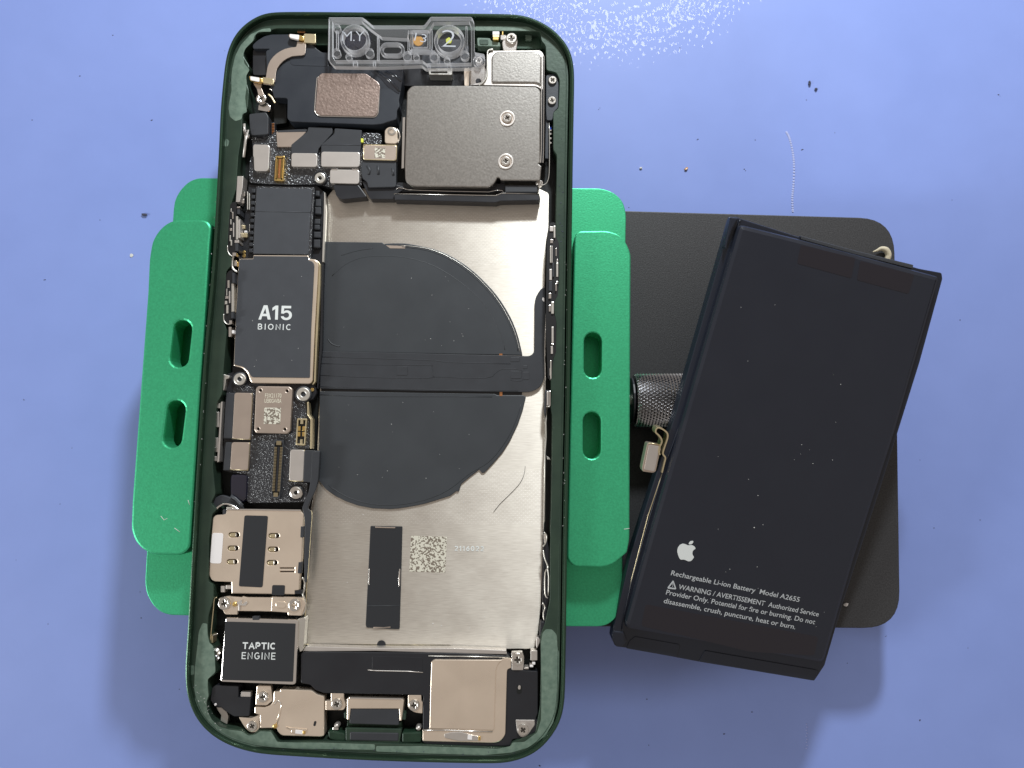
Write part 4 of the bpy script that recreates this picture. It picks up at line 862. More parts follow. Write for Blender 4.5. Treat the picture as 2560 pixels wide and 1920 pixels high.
for q in (T('j', 1858, 400, 1888, 440, 1880, 510, 1848, 560), T('j', 1850, 600, 1870, 700, 1905, 790, 1870, 850, 1870, 1080, 1900, 1130), T('j', 1840, 1180, 1870, 1230, 1850, 1300, 1860, 1380), T('j', 1895, 780, 1910, 900, 1905, 1100)):
    tube('spring_wire', rs3, smoothline(q, 3), Z(-.2), .014, MT['wall'])
ext('spring_clip', rs3, T('j', 1855, 420, 1890, 430, 1880, 520, 1860, 520), Z(-.22), Z(-.3), MT['steel'], r=2)
ext('rubber_clip', phone, T('j', 1815, 1390, 1860, 1385, 1880, 1420, 1870, 1480, 1835, 1530, 1805, 1580), Z(-.16), Z(-.4), MT['bpl'], r=4, bev=.02)
ext('rubber_clip', phone, T('i', 1772, 225, 1820, 250, 1815, 290, 1780, 365, 1768, 340), Z(-.18), Z(-.4), MT['cover'], r=4, bev=.015)
# ------------------------------------------------------------------ card reader
rz = Z(-.17)
def keyhole(x, y): return stadium(T('g', x-30, y)[0], T('g', x+34, y)[0], 6.2, 5)
KH = [(550, 430), (540, 578), (530, 728), (992, 440), (984, 590), (972, 738)]
rd = ext('card_reader', phone, T('g', 470, 150, 1290, 162, 1325, 200, 1315, 340, 1300, 700, 1280, 860, 1270, 1042, 1225, 1045, 1225, 1088, 525, 1080, 522, 952, 320, 945, 275, 890, 290, 600, 318, 240, 350, 210, 430, 205, 462, 195),
         rz, rz-.14, MT['beige'], r=[1, 2, 2, 0, 0, 0, 2, 1, 2, 1, 1, 8, 8, 0, 6, 5, 1, 1], bev=.016, holes=[keyhole(*k) for k in KH]+[rect('g', 1062, 792, 1222, 804), rect('g', 1062, 832, 1222, 844)])
for x, y in KH:
    ext('contact_tongue', rd, stadium(T('g', x-24, y)[0], T('g', x+12, y)[0], 5, 5), rz-.015, rz-.1, MT['brass'], bev=.01)
    ext('tongue_pin', rd, T('g', x+20, y-18, x+32, y-18, x+32, y+18, x+20, y+18), rz-.01, rz-.1, MT['steel'], bev=.004)
ext('slot_floor', rd, rect('g', 300, 300, 1260, 900), rz-.12, rz-.139, MT['bpl'], bev=0)
ext('black_label', rd, T('g', 668, 214, 928, 220, 868, 1012, 605, 1000), rz+.008, rz-.01, MT['blk'], r=5, bev=.004)
ext('black_label', rd, T('g', 975, 985, 1117, 987, 1110, 1100, 968, 1096), rz+.008, rz-.05, MT['blk'], r=4, bev=.004)
ext('white_label', rd, T('g', 312, 408, 436, 412, 411, 748, 287, 745), rz+.008, rz-.01, MT['white'], r=6, bev=.004)
ext('shell_lip', rd, T('g', 470, 140, 1290, 150, 1295, 166, 470, 156), rz+.012, rz-.1, MT['steel'], r=1, bev=.006)
ext('shell_tab', rd, T('g', 472, 120, 590, 124, 585, 150, 470, 148), rz-.02, rz-.1, MT['wall'], r=1, bev=.008)
ext('latch', rd, rect('g', 428, 148, 462, 205), rz-.01, rz-.1, MT['flex'], r=2)
ext('latch', rd, T('g', 1290, 335, 1330, 335, 1320, 460, 1285, 460), rz+.004, rz-.1, MT['flex'], r=2)
ext('latch', rd, T('g', 1265, 730, 1305, 730, 1295, 860, 1255, 855), rz+.004, rz-.1, MT['flex'], r=2)
ext('corner_block', rd, rect('g', 1225, 1042, 1298, 1085), rz-.01, rz-.1, MT['bpl'], r=1)
for q in (rect('g', 405, 995, 450, 1065), rect('g', 462, 985, 520, 1030)): ext('shell_foot', rd, q, rz-.05, rz-.2, MT['cover'], r=1)
# bracket between reader and vibration motor
bz = Z(-.19)
bk = ext('lower_bracket', phone, T('g', 385, 1130, 480, 1108, 640, 1120, 650, 1108, 700, 1120, 960, 1122, 975, 1110, 1300, 1120, 1345, 1190, 1300, 1325, 1148, 1320, 1145, 1290, 960, 1278, 592, 1272, 590, 1312, 455, 1312, 430, 1265, 380, 1210),
         bz, bz-.08, MT['beige'], r=[4, 3, 1, 0, 0, 1, 1, 4, 5, 3, 1, 1, 1, 1, 2, 4, 4, 4], bev=.012)
screw(T('g', 450, 1187)[0], bz+.01, 15.5, bk, .3); screw(T('g', 1225, 1205)[0], bz+.01, 15.5, bk, .1)
ext('pressed_oval', bk, stadium(T('g', 1045, 1202)[0], T('g', 1095, 1205)[0], 9), bz+.025, bz-.01, MT['beige'], bev=.02)
ext('raised_step', bk, T('g', 972, 1118, 1300, 1122, 1300, 1320, 1150, 1318, 1148, 1285, 962, 1276), bz+.010, bz-.01, MT['beige'], r=2, bev=.008)
ext('spring_leaf', bk, T('g', 540, 1185, 600, 1170, 640, 1145, 640, 1200, 690, 1160, 705, 1185, 680, 1215, 620, 1210, 620, 1270, 600, 1270, 600, 1200), bz+.02, bz, MT['cover'], r=2, bev=.006)
disc('gilt_dot', bk, T('g', 565, 1195)[0], bz, .045, [(1, 0), (1, .02), (.5, .035)], MT['gold'])
tube('side_wire', phone, smoothline(T('g', 365, 1122, 335, 1140, 325, 1250, 300, 1500, 288, 1620), 3), Z(-.2), .012, MT['brass'])
ext('side_clip', phone, T('h', 380, 210, 412, 205, 405, 300, 375, 300), Z(-.2), Z(-.4), MT['brass'], r=1, bev=.006)
tube('side_clip', phone, smoothline(T('h', 395, 215, 430, 205, 465, 195), 2), Z(-.2), .012, MT['steel'])
disc('solder_ball', phone, T('h', 455, 395)[0], Z(-.3), .10, [(1, -.1), (1, 0), (.8, .06), (.4, .09)], MT['steel'])
disc('solder_ball', phone, T('h', 450, 450)[0], Z(-.3), .09, [(1, -.1), (1, 0), (.8, .06), (.4, .09)], MT['knob'])
tube('cavity_edge', phone, smoothline(T('g', 1305, 900, 1335, 950, 1330, 1030, 1315, 1090, 1335, 1150, 1340, 1250, 1310, 1310), 3), Z(-.24), .018, MT['wall'])
# ------------------------------------------------------------------ vibration motor
vm = ext('vibration_motor', phone, T('h', 545, 28, 560, 18, 1330, 40, 1355, 60, 1328, 740, 1300, 762, 505, 730, 490, 715), Z(-.14), Z(-.45), MT['steel'], r=[4, 0, 4, 4, 5, 4, 4, 3], bev=.022)
ml = ext('motor_label', vm, T('h', 545, 62, 1322, 84, 1293, 728, 504, 708), Z(-.132), Z(-.16), MT['blk'], r=2, bev=.004)
stroke_text('motor_name', 'TAPTIC', T('h', 735, 364)[0], T('h', 1102, 370)[0], 16, Z(-.131), 'print', ml, .21, .13)
stroke_text('motor_name', 'ENGINE', T('h', 725, 476)[0], T('h', 1098, 483)[0], 16.5, Z(-.131), 'print', ml, .14, .27)
ext('side_wall', vm, T('h', 1345, 30, 1425, 15, 1430, 40, 1405, 380, 1370, 400, 1345, 300), Z(-.22), Z(-.45), MT['wall'], r=3, bev=.01)
ext('top_clip', vm, rect('h', 845, 5, 918, 45), Z(-.12), Z(-.2), MT['flex'], r=1, bev=.006)
# lower left plastic, microphone plate
lp_ = ext('corner_plastic', phone, T('h', 400, 790, 440, 765, 690, 775, 690, 900, 828, 905, 810, 1110, 640, 1112, 560, 1060, 500, 1010, 430, 1005, 380, 930), Z(-.2), Z(-.45), MT['bpl'], r=[5, 3, 3, 1, 2, 6, 3, 3, 3, 3, 3], bev=.01)
ext('silver_insert', lp_, T('h', 720, 838, 826, 842, 824, 898, 715, 896), Z(-.23), Z(-.35), MT['cover'], r=1)
disc('dust_grain', lp_, T('h', 438, 978)[0], Z(-.2), .025, [(1, 0), (.7, .02)], MT['white'], n=8)
ext('bare_metal', phone, T('h', 445, 1010, 500, 1010, 560, 1060, 580, 1110, 565, 1200, 490, 1160, 500, 1100, 470, 1060), Z(-.3), Z(-.4), MT['cover'], r=2)
mp = ext('microphone_plate', phone, T('h', 868, 1005, 980, 1010, 1040, 990, 1075, 940, 1082, 835, 1150, 832, 1150, 810, 1500, 822, 1560, 868, 1640, 888, 1640, 1325, 1600, 1337, 1170, 1325, 1130, 1290, 1108, 1240, 930, 1245, 925, 1095, 865, 1080),
         Z(-.18), Z(-.4), MT['beige'], r=[3, 0, 5, 5, 1, 1, 2, 6, 5, 4, 5, 5, 6, 5, 5, 3, 2, 3], bev=.016)
ext('thin_clip', mp, T('h', 1210, 1225, 1280, 1235, 1450, 1250, 1430, 1310, 1400, 1312, 1270, 1290, 1275, 1265), Z(-.165), Z(-.19), MT['beige'], r=2, bev=.008)
ext('white_contact', mp, T('h', 1320, 1260, 1400, 1268, 1398, 1310, 1318, 1300), Z(-.155), Z(-.17), MT['white'], r=1, bev=.003)
ext('contact_tip', mp, T('h', 1404, 1270, 1432, 1272, 1428, 1310, 1402, 1308), Z(-.155), Z(-.17), MT['gold'], r=1, bev=.003)
tube('pressed_rib', mp, T('h', 1160, 985, 1140, 1100, 1100, 1220), Z(-.178), .022, MT['beige'], flat=.5)
disc('gilt_dot', mp, T('h', 1098, 1218)[0], Z(-.18), .04, [(1, 0), (1, .02), (.5, .03)], MT['gold'])
tube('pressed_mark', mp, smoothline(T('h', 1092, 975, 1125, 935, 1160, 965, 1155, 980), 3), Z(-.178), .010, MT['cover'])
ext('small_slot', mp, stadium(T('h', 1540, 1175)[0], T('h', 1532, 1205)[0], 3), Z(-.177), Z(-.19), MT['bpl'], bev=0)
ct = ext('corner_tab', phone, T('h', 692, 1120, 830, 1130, 922, 1095, 925, 1240, 885, 1288, 820, 1290, 760, 1235), Z(-.19), Z(-.3), MT['beige'], r=[3, 1, 1, 3, 6, 6, 6], bev=.010)
screw(T('h', 846, 1215)[0], Z(-.17), 12.5, ct, .5)
tb = ext('motor_tab', phone, T('h', 892, 770, 1050, 773, 1058, 860, 1066, 940, 1000, 990, 878, 988, 885, 880), Z(-.19), Z(-.3), MT['beige'], r=3, bev=.010)
screw(T('h', 965, 892)[0], Z(-.17), 13.5, tb, .2)
# ------------------------------------------------------------------ charging port
pb = ext('port_tab', phone, T('y', 188, 618, 262, 618, 262, 515, 440, 518, 440, 600, 470, 680, 440, 750, 188, 748), Z(-.2), Z(-.3), MT['beige'], r=[1, 1, 1, 1, 5, 8, 8, 1], bev=.008)
screw(T('y', 345, 662)[0], Z(-.18), 13.6, pb, .35)
pb2 = ext('port_tab', phone, T('y', 1328, 540, 1510, 540, 1512, 620, 1530, 640, 1525, 795, 1410, 782, 1325, 715), Z(-.2), Z(-.3), MT['beige'], r=[1, 1, 1, 1, 1, 9, 5], bev=.008)
screw(T('y', 1412, 678)[0], Z(-.18), 13.6, pb2, .1)
cp = ext('charging_port', phone, T('y', 482, 590, 510, 570, 1245, 588, 1272, 615, 1240, 895, 1210, 900, 1200, 730, 535, 730, 515, 890, 482, 880), Z(-.17), Z(-.5), MT['beige'], r=[4, 2, 4, 2, 1, 1, 1, 1, 1, 1], bev=.016)
ext('port_rim', cp, T('y', 512, 570, 1240, 585, 1240, 606, 512, 590), Z(-.158), Z(-.2), MT['steel'], r=1, bev=.005)
ext('port_cover', phone, T('y', 535, 722, 1205, 730, 1202, 958, 515, 938), Z(-.185), Z(-.45), MT['flex'], r=4, bev=.014)
ext('port_ledge', phone, T('y', 490, 890, 1240, 905, 1240, 1010, 480, 990), Z(-.3), Z(-.5), MT['hgreen'], r=1)
ext('port_wall', phone, T('y', 462, 992, 1240, 1008, 1240, 1035, 1205, 1240, 465, 1215), Z(-.19), Z(-.6), MT['ledge'], r=2, bev=.016)
ext('port_gasket', phone, T('y', 520, 1050, 1200, 1062, 1195, 1182, 520, 1170), Z(-.178), Z(-.3), MT['flex'], r=4, bev=.02)
ext('port_boss', phone, T('y', 210, 1030, 300, 1040, 460, 1065, 460, 1190, 330, 1190, 230, 1150), Z(-.2), Z(-.5), MT['hgreen'], r=8, bev=.03)
ext('port_boss', phone, T('y', 1240, 1055, 1500, 1050, 1515, 1080, 1510, 1200, 1240, 1215), Z(-.2), Z(-.5), MT['hgreen'], r=6, bev=.03)
for q in (T('y', 440, 780, 505, 780, 500, 870, 445, 865), T('y', 1235, 795, 1300, 795, 1295, 885, 1240, 880)): ext('port_lug', phone, q, Z(-.19), Z(-.4), MT['ledge'], r=3, bev=.01)
for x, y in ((345, 960), (1475, 990)): disc('steel_pin', phone, T('y', x, y)[0], Z(-.26), .055, [(1, -.1), (1, 0), (.7, .04), (.3, .055)], MT['cover'], n=14)
for x0, y0, x1, y1 in ((285, 985, 365, 1025), (1420, 1045, 1500, 1075)): ext('pin_foot', phone, rect('y', x0, y0, x1, y1), Z(-.24), Z(-.4), MT['steel'], r=2)
# ------------------------------------------------------------------ bottom loudspeaker
BS = Z(-.2)
bs = ext('loudspeaker', phone, T('h', 1380, 420, 1415, 395)+[(1140, 1633), (1272, 1640)]+T('i', 1490, 470, 1500, 590, 1790, 612, 1790, 1080, 1765, 1140, 1800, 1170, 1790, 1260, 1660, 1350, 1510, 1365, 1490, 1420, 1480, 1440, 600, 1440, 515, 1400, 522, 880, 350, 870)+[(940, 1735), (810, 1733), (788, 1725), (776, 1712), (752, 1708)],
         BS, Z(-.5), MT['bpl'], r=4, bev=.012)
ext('top_rail', bs, T('h', 1440, 335, 2212, 355)+T('i', 850, 355, 1440, 378, 1448, 428, 1000, 418, 0, 388)+T('h', 1480, 395, 1400, 392), BS-.03, Z(-.45), MT['cover'], r=1, bev=.012)
tube('rail_edge', bs, T('i', 580, 440, 1040, 448, 1480, 458), BS+.004, .011, MT['wall'])
tube('body_step', bs, T('i', -90, 595, 0, 605, 350, 612, 520, 625), BS+.003, .010, MT['cover'])
ext('body_panel', bs, T('y', 830, 0, 1530, 20, 1530, 225, 850, 205, 830, 170), BS+.004, BS-.01, MT['bpl'], r=4, bev=.004)
lid = ext('speaker_lid', bs, T('i', 610, 510, 640, 478, 1380, 482, 1420, 465, 1495, 470, 1495, 575, 1455, 590, 1448, 620, 1430, 1320, 1370, 1390, 1300, 1405, 515, 1385, 515, 1256, 590, 1252, 600, 800),
          BS+.02, BS-.05, MT['beige'], r=[0, 5, 3, 4, 1, 1, 3, 2, 8, 8, 6, 3, 1, 1, 0], bev=.012)
ext('lid_field', lid, T('i', 612, 515, 642, 482, 1400, 485, 1345, 540, 1325, 610, 1308, 1265, 590, 1250, 600, 800), BS+.034, BS, MT['beige'], r=[3, 5, 0, 8, 5, 4, 1, 0], bev=.014)
tube('fold_edge', lid, T('i', 520, 1260, 770, 1262, 1020, 1272, 1290, 1278), BS+.026, .014, MT['steel'])
ext('leaf_contact', lid, T('i', 750, 1305, 830, 1285, 940, 1282, 1040, 1310, 1150, 1335, 1150, 1380, 920, 1385, 760, 1350), BS+.034, BS, MT['cover'], r=4, bev=.010)
ext('white_contact', lid, T('i', 1015, 1315, 1065, 1320, 1062, 1370, 1012, 1366), BS+.042, BS, MT['white'], r=1, bev=.003)
ext('contact_tip', lid, T('i', 1130, 1335, 1158, 1338, 1156, 1378, 1130, 1376), BS+.042, BS, MT['gold'], r=1, bev=.003)
ext('drain_slot', bs, stadium(T('i', 1585, 790)[0], T('i', 1583, 835)[0], 6.5), BS+.003, BS-.05, MT['inner'], bev=.001)
ext('slot_pin', bs, stadium(T('i', 1586, 780)[0], T('i', 1585, 800)[0], 3), BS+.006, BS-.05, MT['cover'], bev=.001)
st1 = ext('speaker_tab', phone, T('i', 1495, 400, 1620, 395, 1640, 460, 1630, 600, 1500, 600), BS+.01, BS-.1, MT['steel'], r=3, bev=.012)
screw(T('i', 1565, 482)[0], BS+.04, 15.5, st1, .1)
st2 = ext('speaker_tab', phone, T('i', 1545, 1148, 1755, 1150, 1758, 1205, 1670, 1330, 1610, 1348, 1560, 1290), BS+.012, BS-.1, MT['cover'], r=[1, 1, 3, 6, 8, 6], bev=.010)
screw(T('i', 1626, 1257)[0], BS+.03, 14, st2, .6)
for x0, y0, x1, y1, m in ((1708, 382, 1785, 492, 'cover'), (1728, 512, 1762, 540, 'white'), (1700, 545, 1740, 568, 'white'), (1640, 568, 1690, 590, 'cover')):
    ext('edge_contact', phone, rect('i', x0, y0, x1, y1), Z(-.19), Z(-.4), MT[m], r=2, bev=.010)

# ------------------------------------------------------------------ clear alignment bracket lying on the phone
clr = thing('clear_bracket', 'clear plastic bracket with raised M.Y, 13 and 2 across the top of the phone', 'plastic bracket', P(T('w', 1030, 480)[0], Z(-.11)))
c0 = Z(-.10); c1 = Z(.02); c2 = Z(.13)
cout = T('w', 190, 198, 585, 198, 640, 240, 700, 292, 1290, 292, 1365, 192, 1840, 192, 1868, 250, 1872, 600, 1985, 620, 1995, 720, 1930, 770, 1860, 775, 1310, 785, 1262, 745, 900, 762, 780, 765, 250, 758, 182, 680)
h1 = circ(T('w', 490, 442)[0], 27, 32); h2 = circ(T('w', 1580, 452)[0], 27.5, 32)
cbase = ext('base_sheet', clr, cout, c1-.04, c0, MT['clear'], r=4, bev=.012)
ext('rim_wall', clr, cout, c2, c1-.038, MT['rim'], r=4, bev=.014, holes=[T('w', 232, 238, 572, 238, 660, 318, 800, 420, 1100, 436, 1110, 345, 1350, 335, 1400, 250, 1810, 240, 1832, 300, 1835, 720, 1320, 728, 1270, 690, 900, 690, 262, 690, 232, 640)])
ext('divider_wall', clr, T('w', 748, 410, 768, 415, 768, 690, 748, 690), c2-.02, c1-.038, MT['rim'], bev=.008)
ext('divider_wall', clr, T('w', 1100, 440, 1118, 440, 1118, 560, 1150, 580, 1420, 580, 1420, 600, 1140, 600, 1100, 575), c2-.03, c1-.038, MT['rim'], bev=.008)
ext('divider_wall', clr, T('w', 1365, 335, 1385, 335, 1385, 560, 1365, 560), c2-.03, c1-.038, MT['rim'], bev=.008)
ext('divider_wall', clr, T('w', 1768, 300, 1790, 300, 1790, 560, 1768, 560), c2-.03, c1-.038, MT['rim'], bev=.008)
ext('locating_ring', clr, circ(T('w', 490, 445)[0], 36, 36), c2+.02, c1-.038, MT['rim'], bev=.014, holes=[circ(T('w', 490, 442)[0], 29, 36)])
ext('locating_ring', clr, circ(T('w', 1580, 460)[0], 38, 36), c2+.02, c1-.038, MT['rim'], bev=.014, holes=[circ(T('w', 1580, 458)[0], 30, 36)])
ext('oval_ring', clr, stadium(T('w', 860, 565)[0], T('w', 985, 565)[0], 17), c2-.04, c1-.038, MT['rim'], bev=.010, holes=[stadium(T('w', 865, 565)[0], T('w', 980, 565)[0], 11)])
ext('square_ring', clr, rect('w', 1135, 350, 1355, 560), c2-.04, c1-.038, MT['rim'], r=6, bev=.010, holes=[rect('w', 1160, 372, 1330, 538)])
for x, y, r_ in ((285, 315, 9), (280, 600, 10), (660, 600, 11), (1095, 640, 11), (1200, 650, 8), (1405, 645, 11), (1760, 630, 11), (1555, 690, 8), (420, 650, 8)):
    ext('locating_post', clr, circ(T('w', x, y)[0], r_, 20), c2-.03, c1-.038, MT['rim'], bev=.010)
for x0, y0, x1, y1 in ((275, 350, 300, 560), (470, 700, 520, 755), (700, 700, 730, 760), (1330, 730, 1360, 780), (1560, 735, 1600, 780), (1440, 640, 1470, 730)):
    ext('stiffening_rib', clr, rect('w', x0, y0, x1, y1), c2-.05, c1-.038, MT['rim'], bev=.008)
ext('side_lug', clr, circ(T('w', 1925, 695)[0], 15), c2-.05, c1-.038, MT['rim'], bev=.01, holes=[circ(T('w', 1925, 695)[0], 9)])
screw(T('w', 1922, 700)[0], Z(-.15), 10, phone, .3)
MT['frost'] = mat('frosted_lettering', (.42, .44, .48), .4)
text('raised_letters', 'M.Y', T('w', 345, 475)[0], T('w', 600, 478)[0], 27, c2+.01, 'frost', clr, bold=-.012, h=.01, spacing=.9)
text('raised_letters', '13', T('w', 1175, 470)[0], T('w', 1310, 495)[0], 22, c2+.01, 'frost', clr, bold=-.01, h=.01)
text('raised_letters', '2', T('w', 1490, 545)[0], T('w', 1655, 550)[0], 47, c2+.01, 'frost', clr, bold=-.02, h=.01)

# ------------------------------------------------------------------ the loose battery, propped on the knob
def rodr(v):
    v = Vector(v); return Matrix.Rotation(v.length, 4, v.normalized())
BM = Matrix.Translation((5.212, -1.413, 2.86)) @ rodr((.2455, .1052, -.2325))
BI = BM.inverted()
bat = thing('battery', 'loose black phone battery with white warning print leaning on the knurled knob', 'battery', matrix=BM)
def Q(p, z=0):
    o = BI @ CP; d = BI.to_3x3() @ ray(p); s = (z-o.z)/d.z
    return o+d*s
TH = -.40
flange = ext('pouch_flange', bat, [(1829, 546), (1838, 541), (1851, 546), (1994, 591), (2120, 622), (2300, 672), (2355, 682), (2357, 697), (2300, 905), (2200, 1225), (2110, 1500), (2062, 1664), (2036, 1703), (1747, 1655), (1565, 1620), (1540, 1617), (1529, 1598), (1534, 1568), (1578, 1381), (1690, 1030)],
             -.16, TH, MT['batside'], r=4, bev=.02, M=Q)
body = ext('pouch', bat, [(1850, 560), (1995, 596), (2352, 692), (2240, 1080), (2140, 1390), (2062, 1660), (1800, 1614), (1560, 1572), (1640, 1285), (1760, 870)],
           0, -.17, MT['bat'], r=[14, 0, 8, 0, 0, 18, 0, 18, 0, 0], bev=.085, M=Q)
tube('flange_edge', flange, smoothline([(1851, 549), (1843, 566), (1835, 600), (1700, 1060), (1665, 1155), (1580, 1450), (1554, 1573)], 2), -.15, .014, MT['batside'], M=Q)
tube('gilt_edge', flange, [(1666, 1152), (1620, 1290), (1581, 1440), (1556, 1560)], -.155, .010, MT['brass'], M=Q)
ext('top_tape', body, T('m', 1345, 385, 1742, 480, 1712, 628, 1318, 520), .004, -.01, MT['batpatch'], r=5, bev=.003, M=Q)
ext('top_tape', body, T('m', 1778, 500, 2172, 602, 2128, 742, 1752, 640), .004, -.01, MT['batpatch'], r=5, bev=.003, M=Q)
ext('bottom_tape', body, T('o', 330, 612, 1590, 850, 1560, 985, 1100, 960, 300, 770), .003, -.01, MT['batpatch'], r=8, bev=.002, M=Q)
ext('pull_tab', flange, T('o', 255, 848, 575, 905, 580, 925, 555, 1000, 190, 935, 215, 880), -.145, -.25, MT['batside'], r=3, bev=.012, M=Q)
ext('pull_tab', flange, T('o', 765, 950, 1580, 1092, 1585, 1110, 1560, 1172, 720, 1030), -.14, -.25, MT['batside'], r=4, bev=.014, M=Q)
ext('corner_fold', flange, T('o', 100, 810, 175, 815, 200, 880, 160, 930, 110, 920, 88, 870), -.13, -.25, MT['batside'], r=4, bev=.03, M=Q)
ext('folded_top_edge', flange, T('m', 835, 180, 900, 188, 870, 230, 845, 280, 800, 420, 790, 400), -.05, -.2, MT['batside'], r=3, bev=.03, M=Q)
ext('tape_end', flange, T('m', 1345, 318, 1735, 425, 2165, 530, 2160, 560, 1740, 455, 1345, 345), -.12, -.2, MT['tape'], r=2, bev=.01, M=Q)
for a, b, s, cap in ((T('p', 185, 540), T('p', 1797, 880), 'Rechargeable Li-ion Battery  Model A2655', 12.8), (T('p', 278, 715), T('p', 2038, 1062), 'WARNING / AVERTISSEMENT  Authorized Service', 12.8),
                     (T('p', 122, 783), T('p', 1992, 1160), 'Provider Only. Potential for fire or burning. Do not', 12.8), (T('p', 92, 890), T('p', 1747, 1222), 'disassemble, crush, puncture, heat or burn.', 12.8)):
    text('printed_line', s, a[0], b[0], cap, .004, 'print2', body, M=Q, bold=.008, h=.001)
tri = T('p', 145, 700, 150, 712, 245, 722, 255, 712, 222, 615, 212, 612)
ext('warning_sign', body, tri, .006, .0, MT['print2'], r=2, bev=0, M=Q, holes=[T('p', 166, 695, 236, 706, 215, 635)])
ext('exclamation_mark', body, T('p', 208, 645, 217, 647, 213, 675, 208, 674), .006, .0, MT['print2'], bev=0, M=Q)
ext('exclamation_mark', body, T('p', 205, 682, 213, 683, 212, 690, 204, 689), .006, .0, MT['print2'], bev=0, M=Q)
app = smoothline([Vector(p) for p in T('p', 275, 200, 300, 165, 340, 148, 380, 158, 412, 170, 450, 165, 482, 182, 496, 208, 468, 232, 458, 262, 462, 290, 477, 315, 462, 340, 440, 362, 408, 368, 375, 355, 345, 346, 315, 348, 295, 330, 277, 285, 268, 240, 275, 200)], 3)[:-1]
ext('apple_emblem', body, app, .006, .0, MT['print'], bev=0, M=Q)
ext('emblem_leaf', body, T('p', 410, 157, 415, 135, 435, 115, 472, 111, 466, 138, 445, 155), .006, .0, MT['print'], r=3, bev=0, M=Q)
# connector tail
cnn = ext('plug', bat, T('n', 232, 606, 322, 618, 328, 640, 290, 812, 270, 822, 195, 812, 188, 790, 225, 615), -.12, -.3, MT['cover2'], r=3, bev=.012, M=Q)
ext('plug_cap', cnn, T('n', 240, 615, 318, 628, 280, 810, 205, 798), -.11, -.13, MT['cover'], r=4, bev=.006, M=Q)
tube('plug_edge', cnn, T('n', 240, 603, 322, 618), -.115, .012, MT['brass'], M=Q)
rib = smoothline(T('n', 330, 700, 322, 660, 345, 600, 325, 560, 300, 535, 305, 508, 330, 502, 380, 535, 386, 575, 365, 640, 352, 690, 370, 720, 362, 760, 345, 830), 5)
def ribbon(name, par, pts, z1, z0, wdt, m, M):
    V = [M(p, 0) for p in pts]; vs = []; fs = []
    for i, p in enumerate(V):
        d = V[min(i+1, len(V)-1)]-V[max(i-1, 0)]; n = Vector((-d.y, d.x, 0)).normalized()*wdt/2
        for s_, zz in ((1, z1), (-1, z1), (-1, z0), (1, z0)): vs.append(Vector((p.x+n.x*s_, p.y+n.y*s_, zz)))
    for i in range(len(V)-1):
        for k in range(4):
            fs.append((i*4+k, (i+1)*4+k, (i+1)*4+(k+1) % 4, i*4+(k+1) % 4))
    fs += [(3, 2, 1, 0), tuple(len(vs)-4+k for k in range(4))]
    me = bpy.data.meshes.new('m'); me.from_pydata(vs, [], fs); me.update(); return link(name, me, par, m)
ribbon('plug_flex', bat, rib, -.10, -.32, .028, MT['brass'], Q)
bm_ = []
random.seed(11)
for i in range(26):
    u = random.random(); v = random.random()**.8
    a = Vector((1850, 575)).lerp(Vector((2335, 700)), u); b = Vector((1580, 1560)).lerp(Vector((2050, 1640)), u); p = a.lerp(b, v*.97+.02)
    r_ = random.choice((.45, .5, .6, .8, 1.3 if i % 9 == 0 else .5))*PX
    me = lathe_mesh([(r_, 0), (r_*.7, r_*.5)], 6); c = Q(p, .001)
    for vv in me.vertices: vv.co = Vector((vv.co.x*(1+random.random()), vv.co.y, vv.co.z))+c
    bm_.append(me)
join('lint', body, bm_, MT['dust'], 'stuff')
# ------------------------------------------------------------------ crumbs and specks
def crumb(name, label, cat, p, z, r, m, sx=1, sy=1, rot=0, group=None, h=.6):
    random.seed(int(p[0]*7+p[1]))
    bm = bmesh.new(); bmesh.ops.create_icosphere(bm, subdivisions=2, radius=r*PX)
    for v in bm.verts:
        k = 1+random.uniform(-.28, .28); v.co = Vector((v.co.x*sx*k, v.co.y*sy*k, v.co.z*h*k))
    bmesh.ops.rotate(bm, verts=bm.verts, matrix=Matrix.Rotation(rot, 3, 'Z'))
    zmin = min(v.co.z for v in bm.verts); c = P(p, z)
    for v in bm.verts: v.co += c-Vector((0, 0, zmin))
    me = bpy.data.meshes.new('m'); bm.to_mesh(me); bm.free()
    return tag(link(name, me, None, MT[m]), label, cat, group)
t_ = tube('plastic_curl', None, smoothline(T('m', 1868, 436, 1900, 425, 1930, 412, 1965, 422, 1982, 455, 1975, 490), 4), [PZ+.06+.05*math.sin(i/6) for i in range(21)], [.01+.055*min(1, i/12) for i in range(21)], MT['crumb'], n=8)
tag(t_, 'pale beige curl of plastic at the top right corner of the black plate', 'plastic curl')
crumb('crumb', 'small pinkish crumb on the black plate right of the warning print', 'crumb', T('o', 1787, 612)[0], PZ, 6, 'white', 1.0, .9)
crumb('flake', 'ragged dark flake on the blue mat left of the left clamp arms', 'flake', T('q', 345, 595)[0], 0, 6, 'dark', 1.5, .7, -.2)
crumb('crumb', 'larger of two dark crumbs close together on the mat at the upper right', 'crumb', T('s', 1942, 483)[0], 0, 6.5, 'dark', .7, 1.1, .1)
crumb('crumb', 'smaller of two dark crumbs close together on the mat at the upper right', 'crumb', T('s', 1980, 516)[0], 0, 4.6, 'dark')
crumb('crumb', 'amber crumb on the mat above the black plate', 'crumb', T('s', 1233, 975)[0], 0, 5, 'amber', 1.2, .7, .6)
crumb('crumb', 'white and dark crumb on the mat between the phone and the amber crumb', 'crumb', T('s', 972, 970)[0], 0, 4.5, 'dust', 1, .8, .3)
crumb('flake', 'pale translucent flake on the mat left of the upper left clamp arm', 'flake', T('q', 160, 1155)[0], 0, 5, 'dust', 1.0, 1.2, .3, h=.2)
random.seed(5)
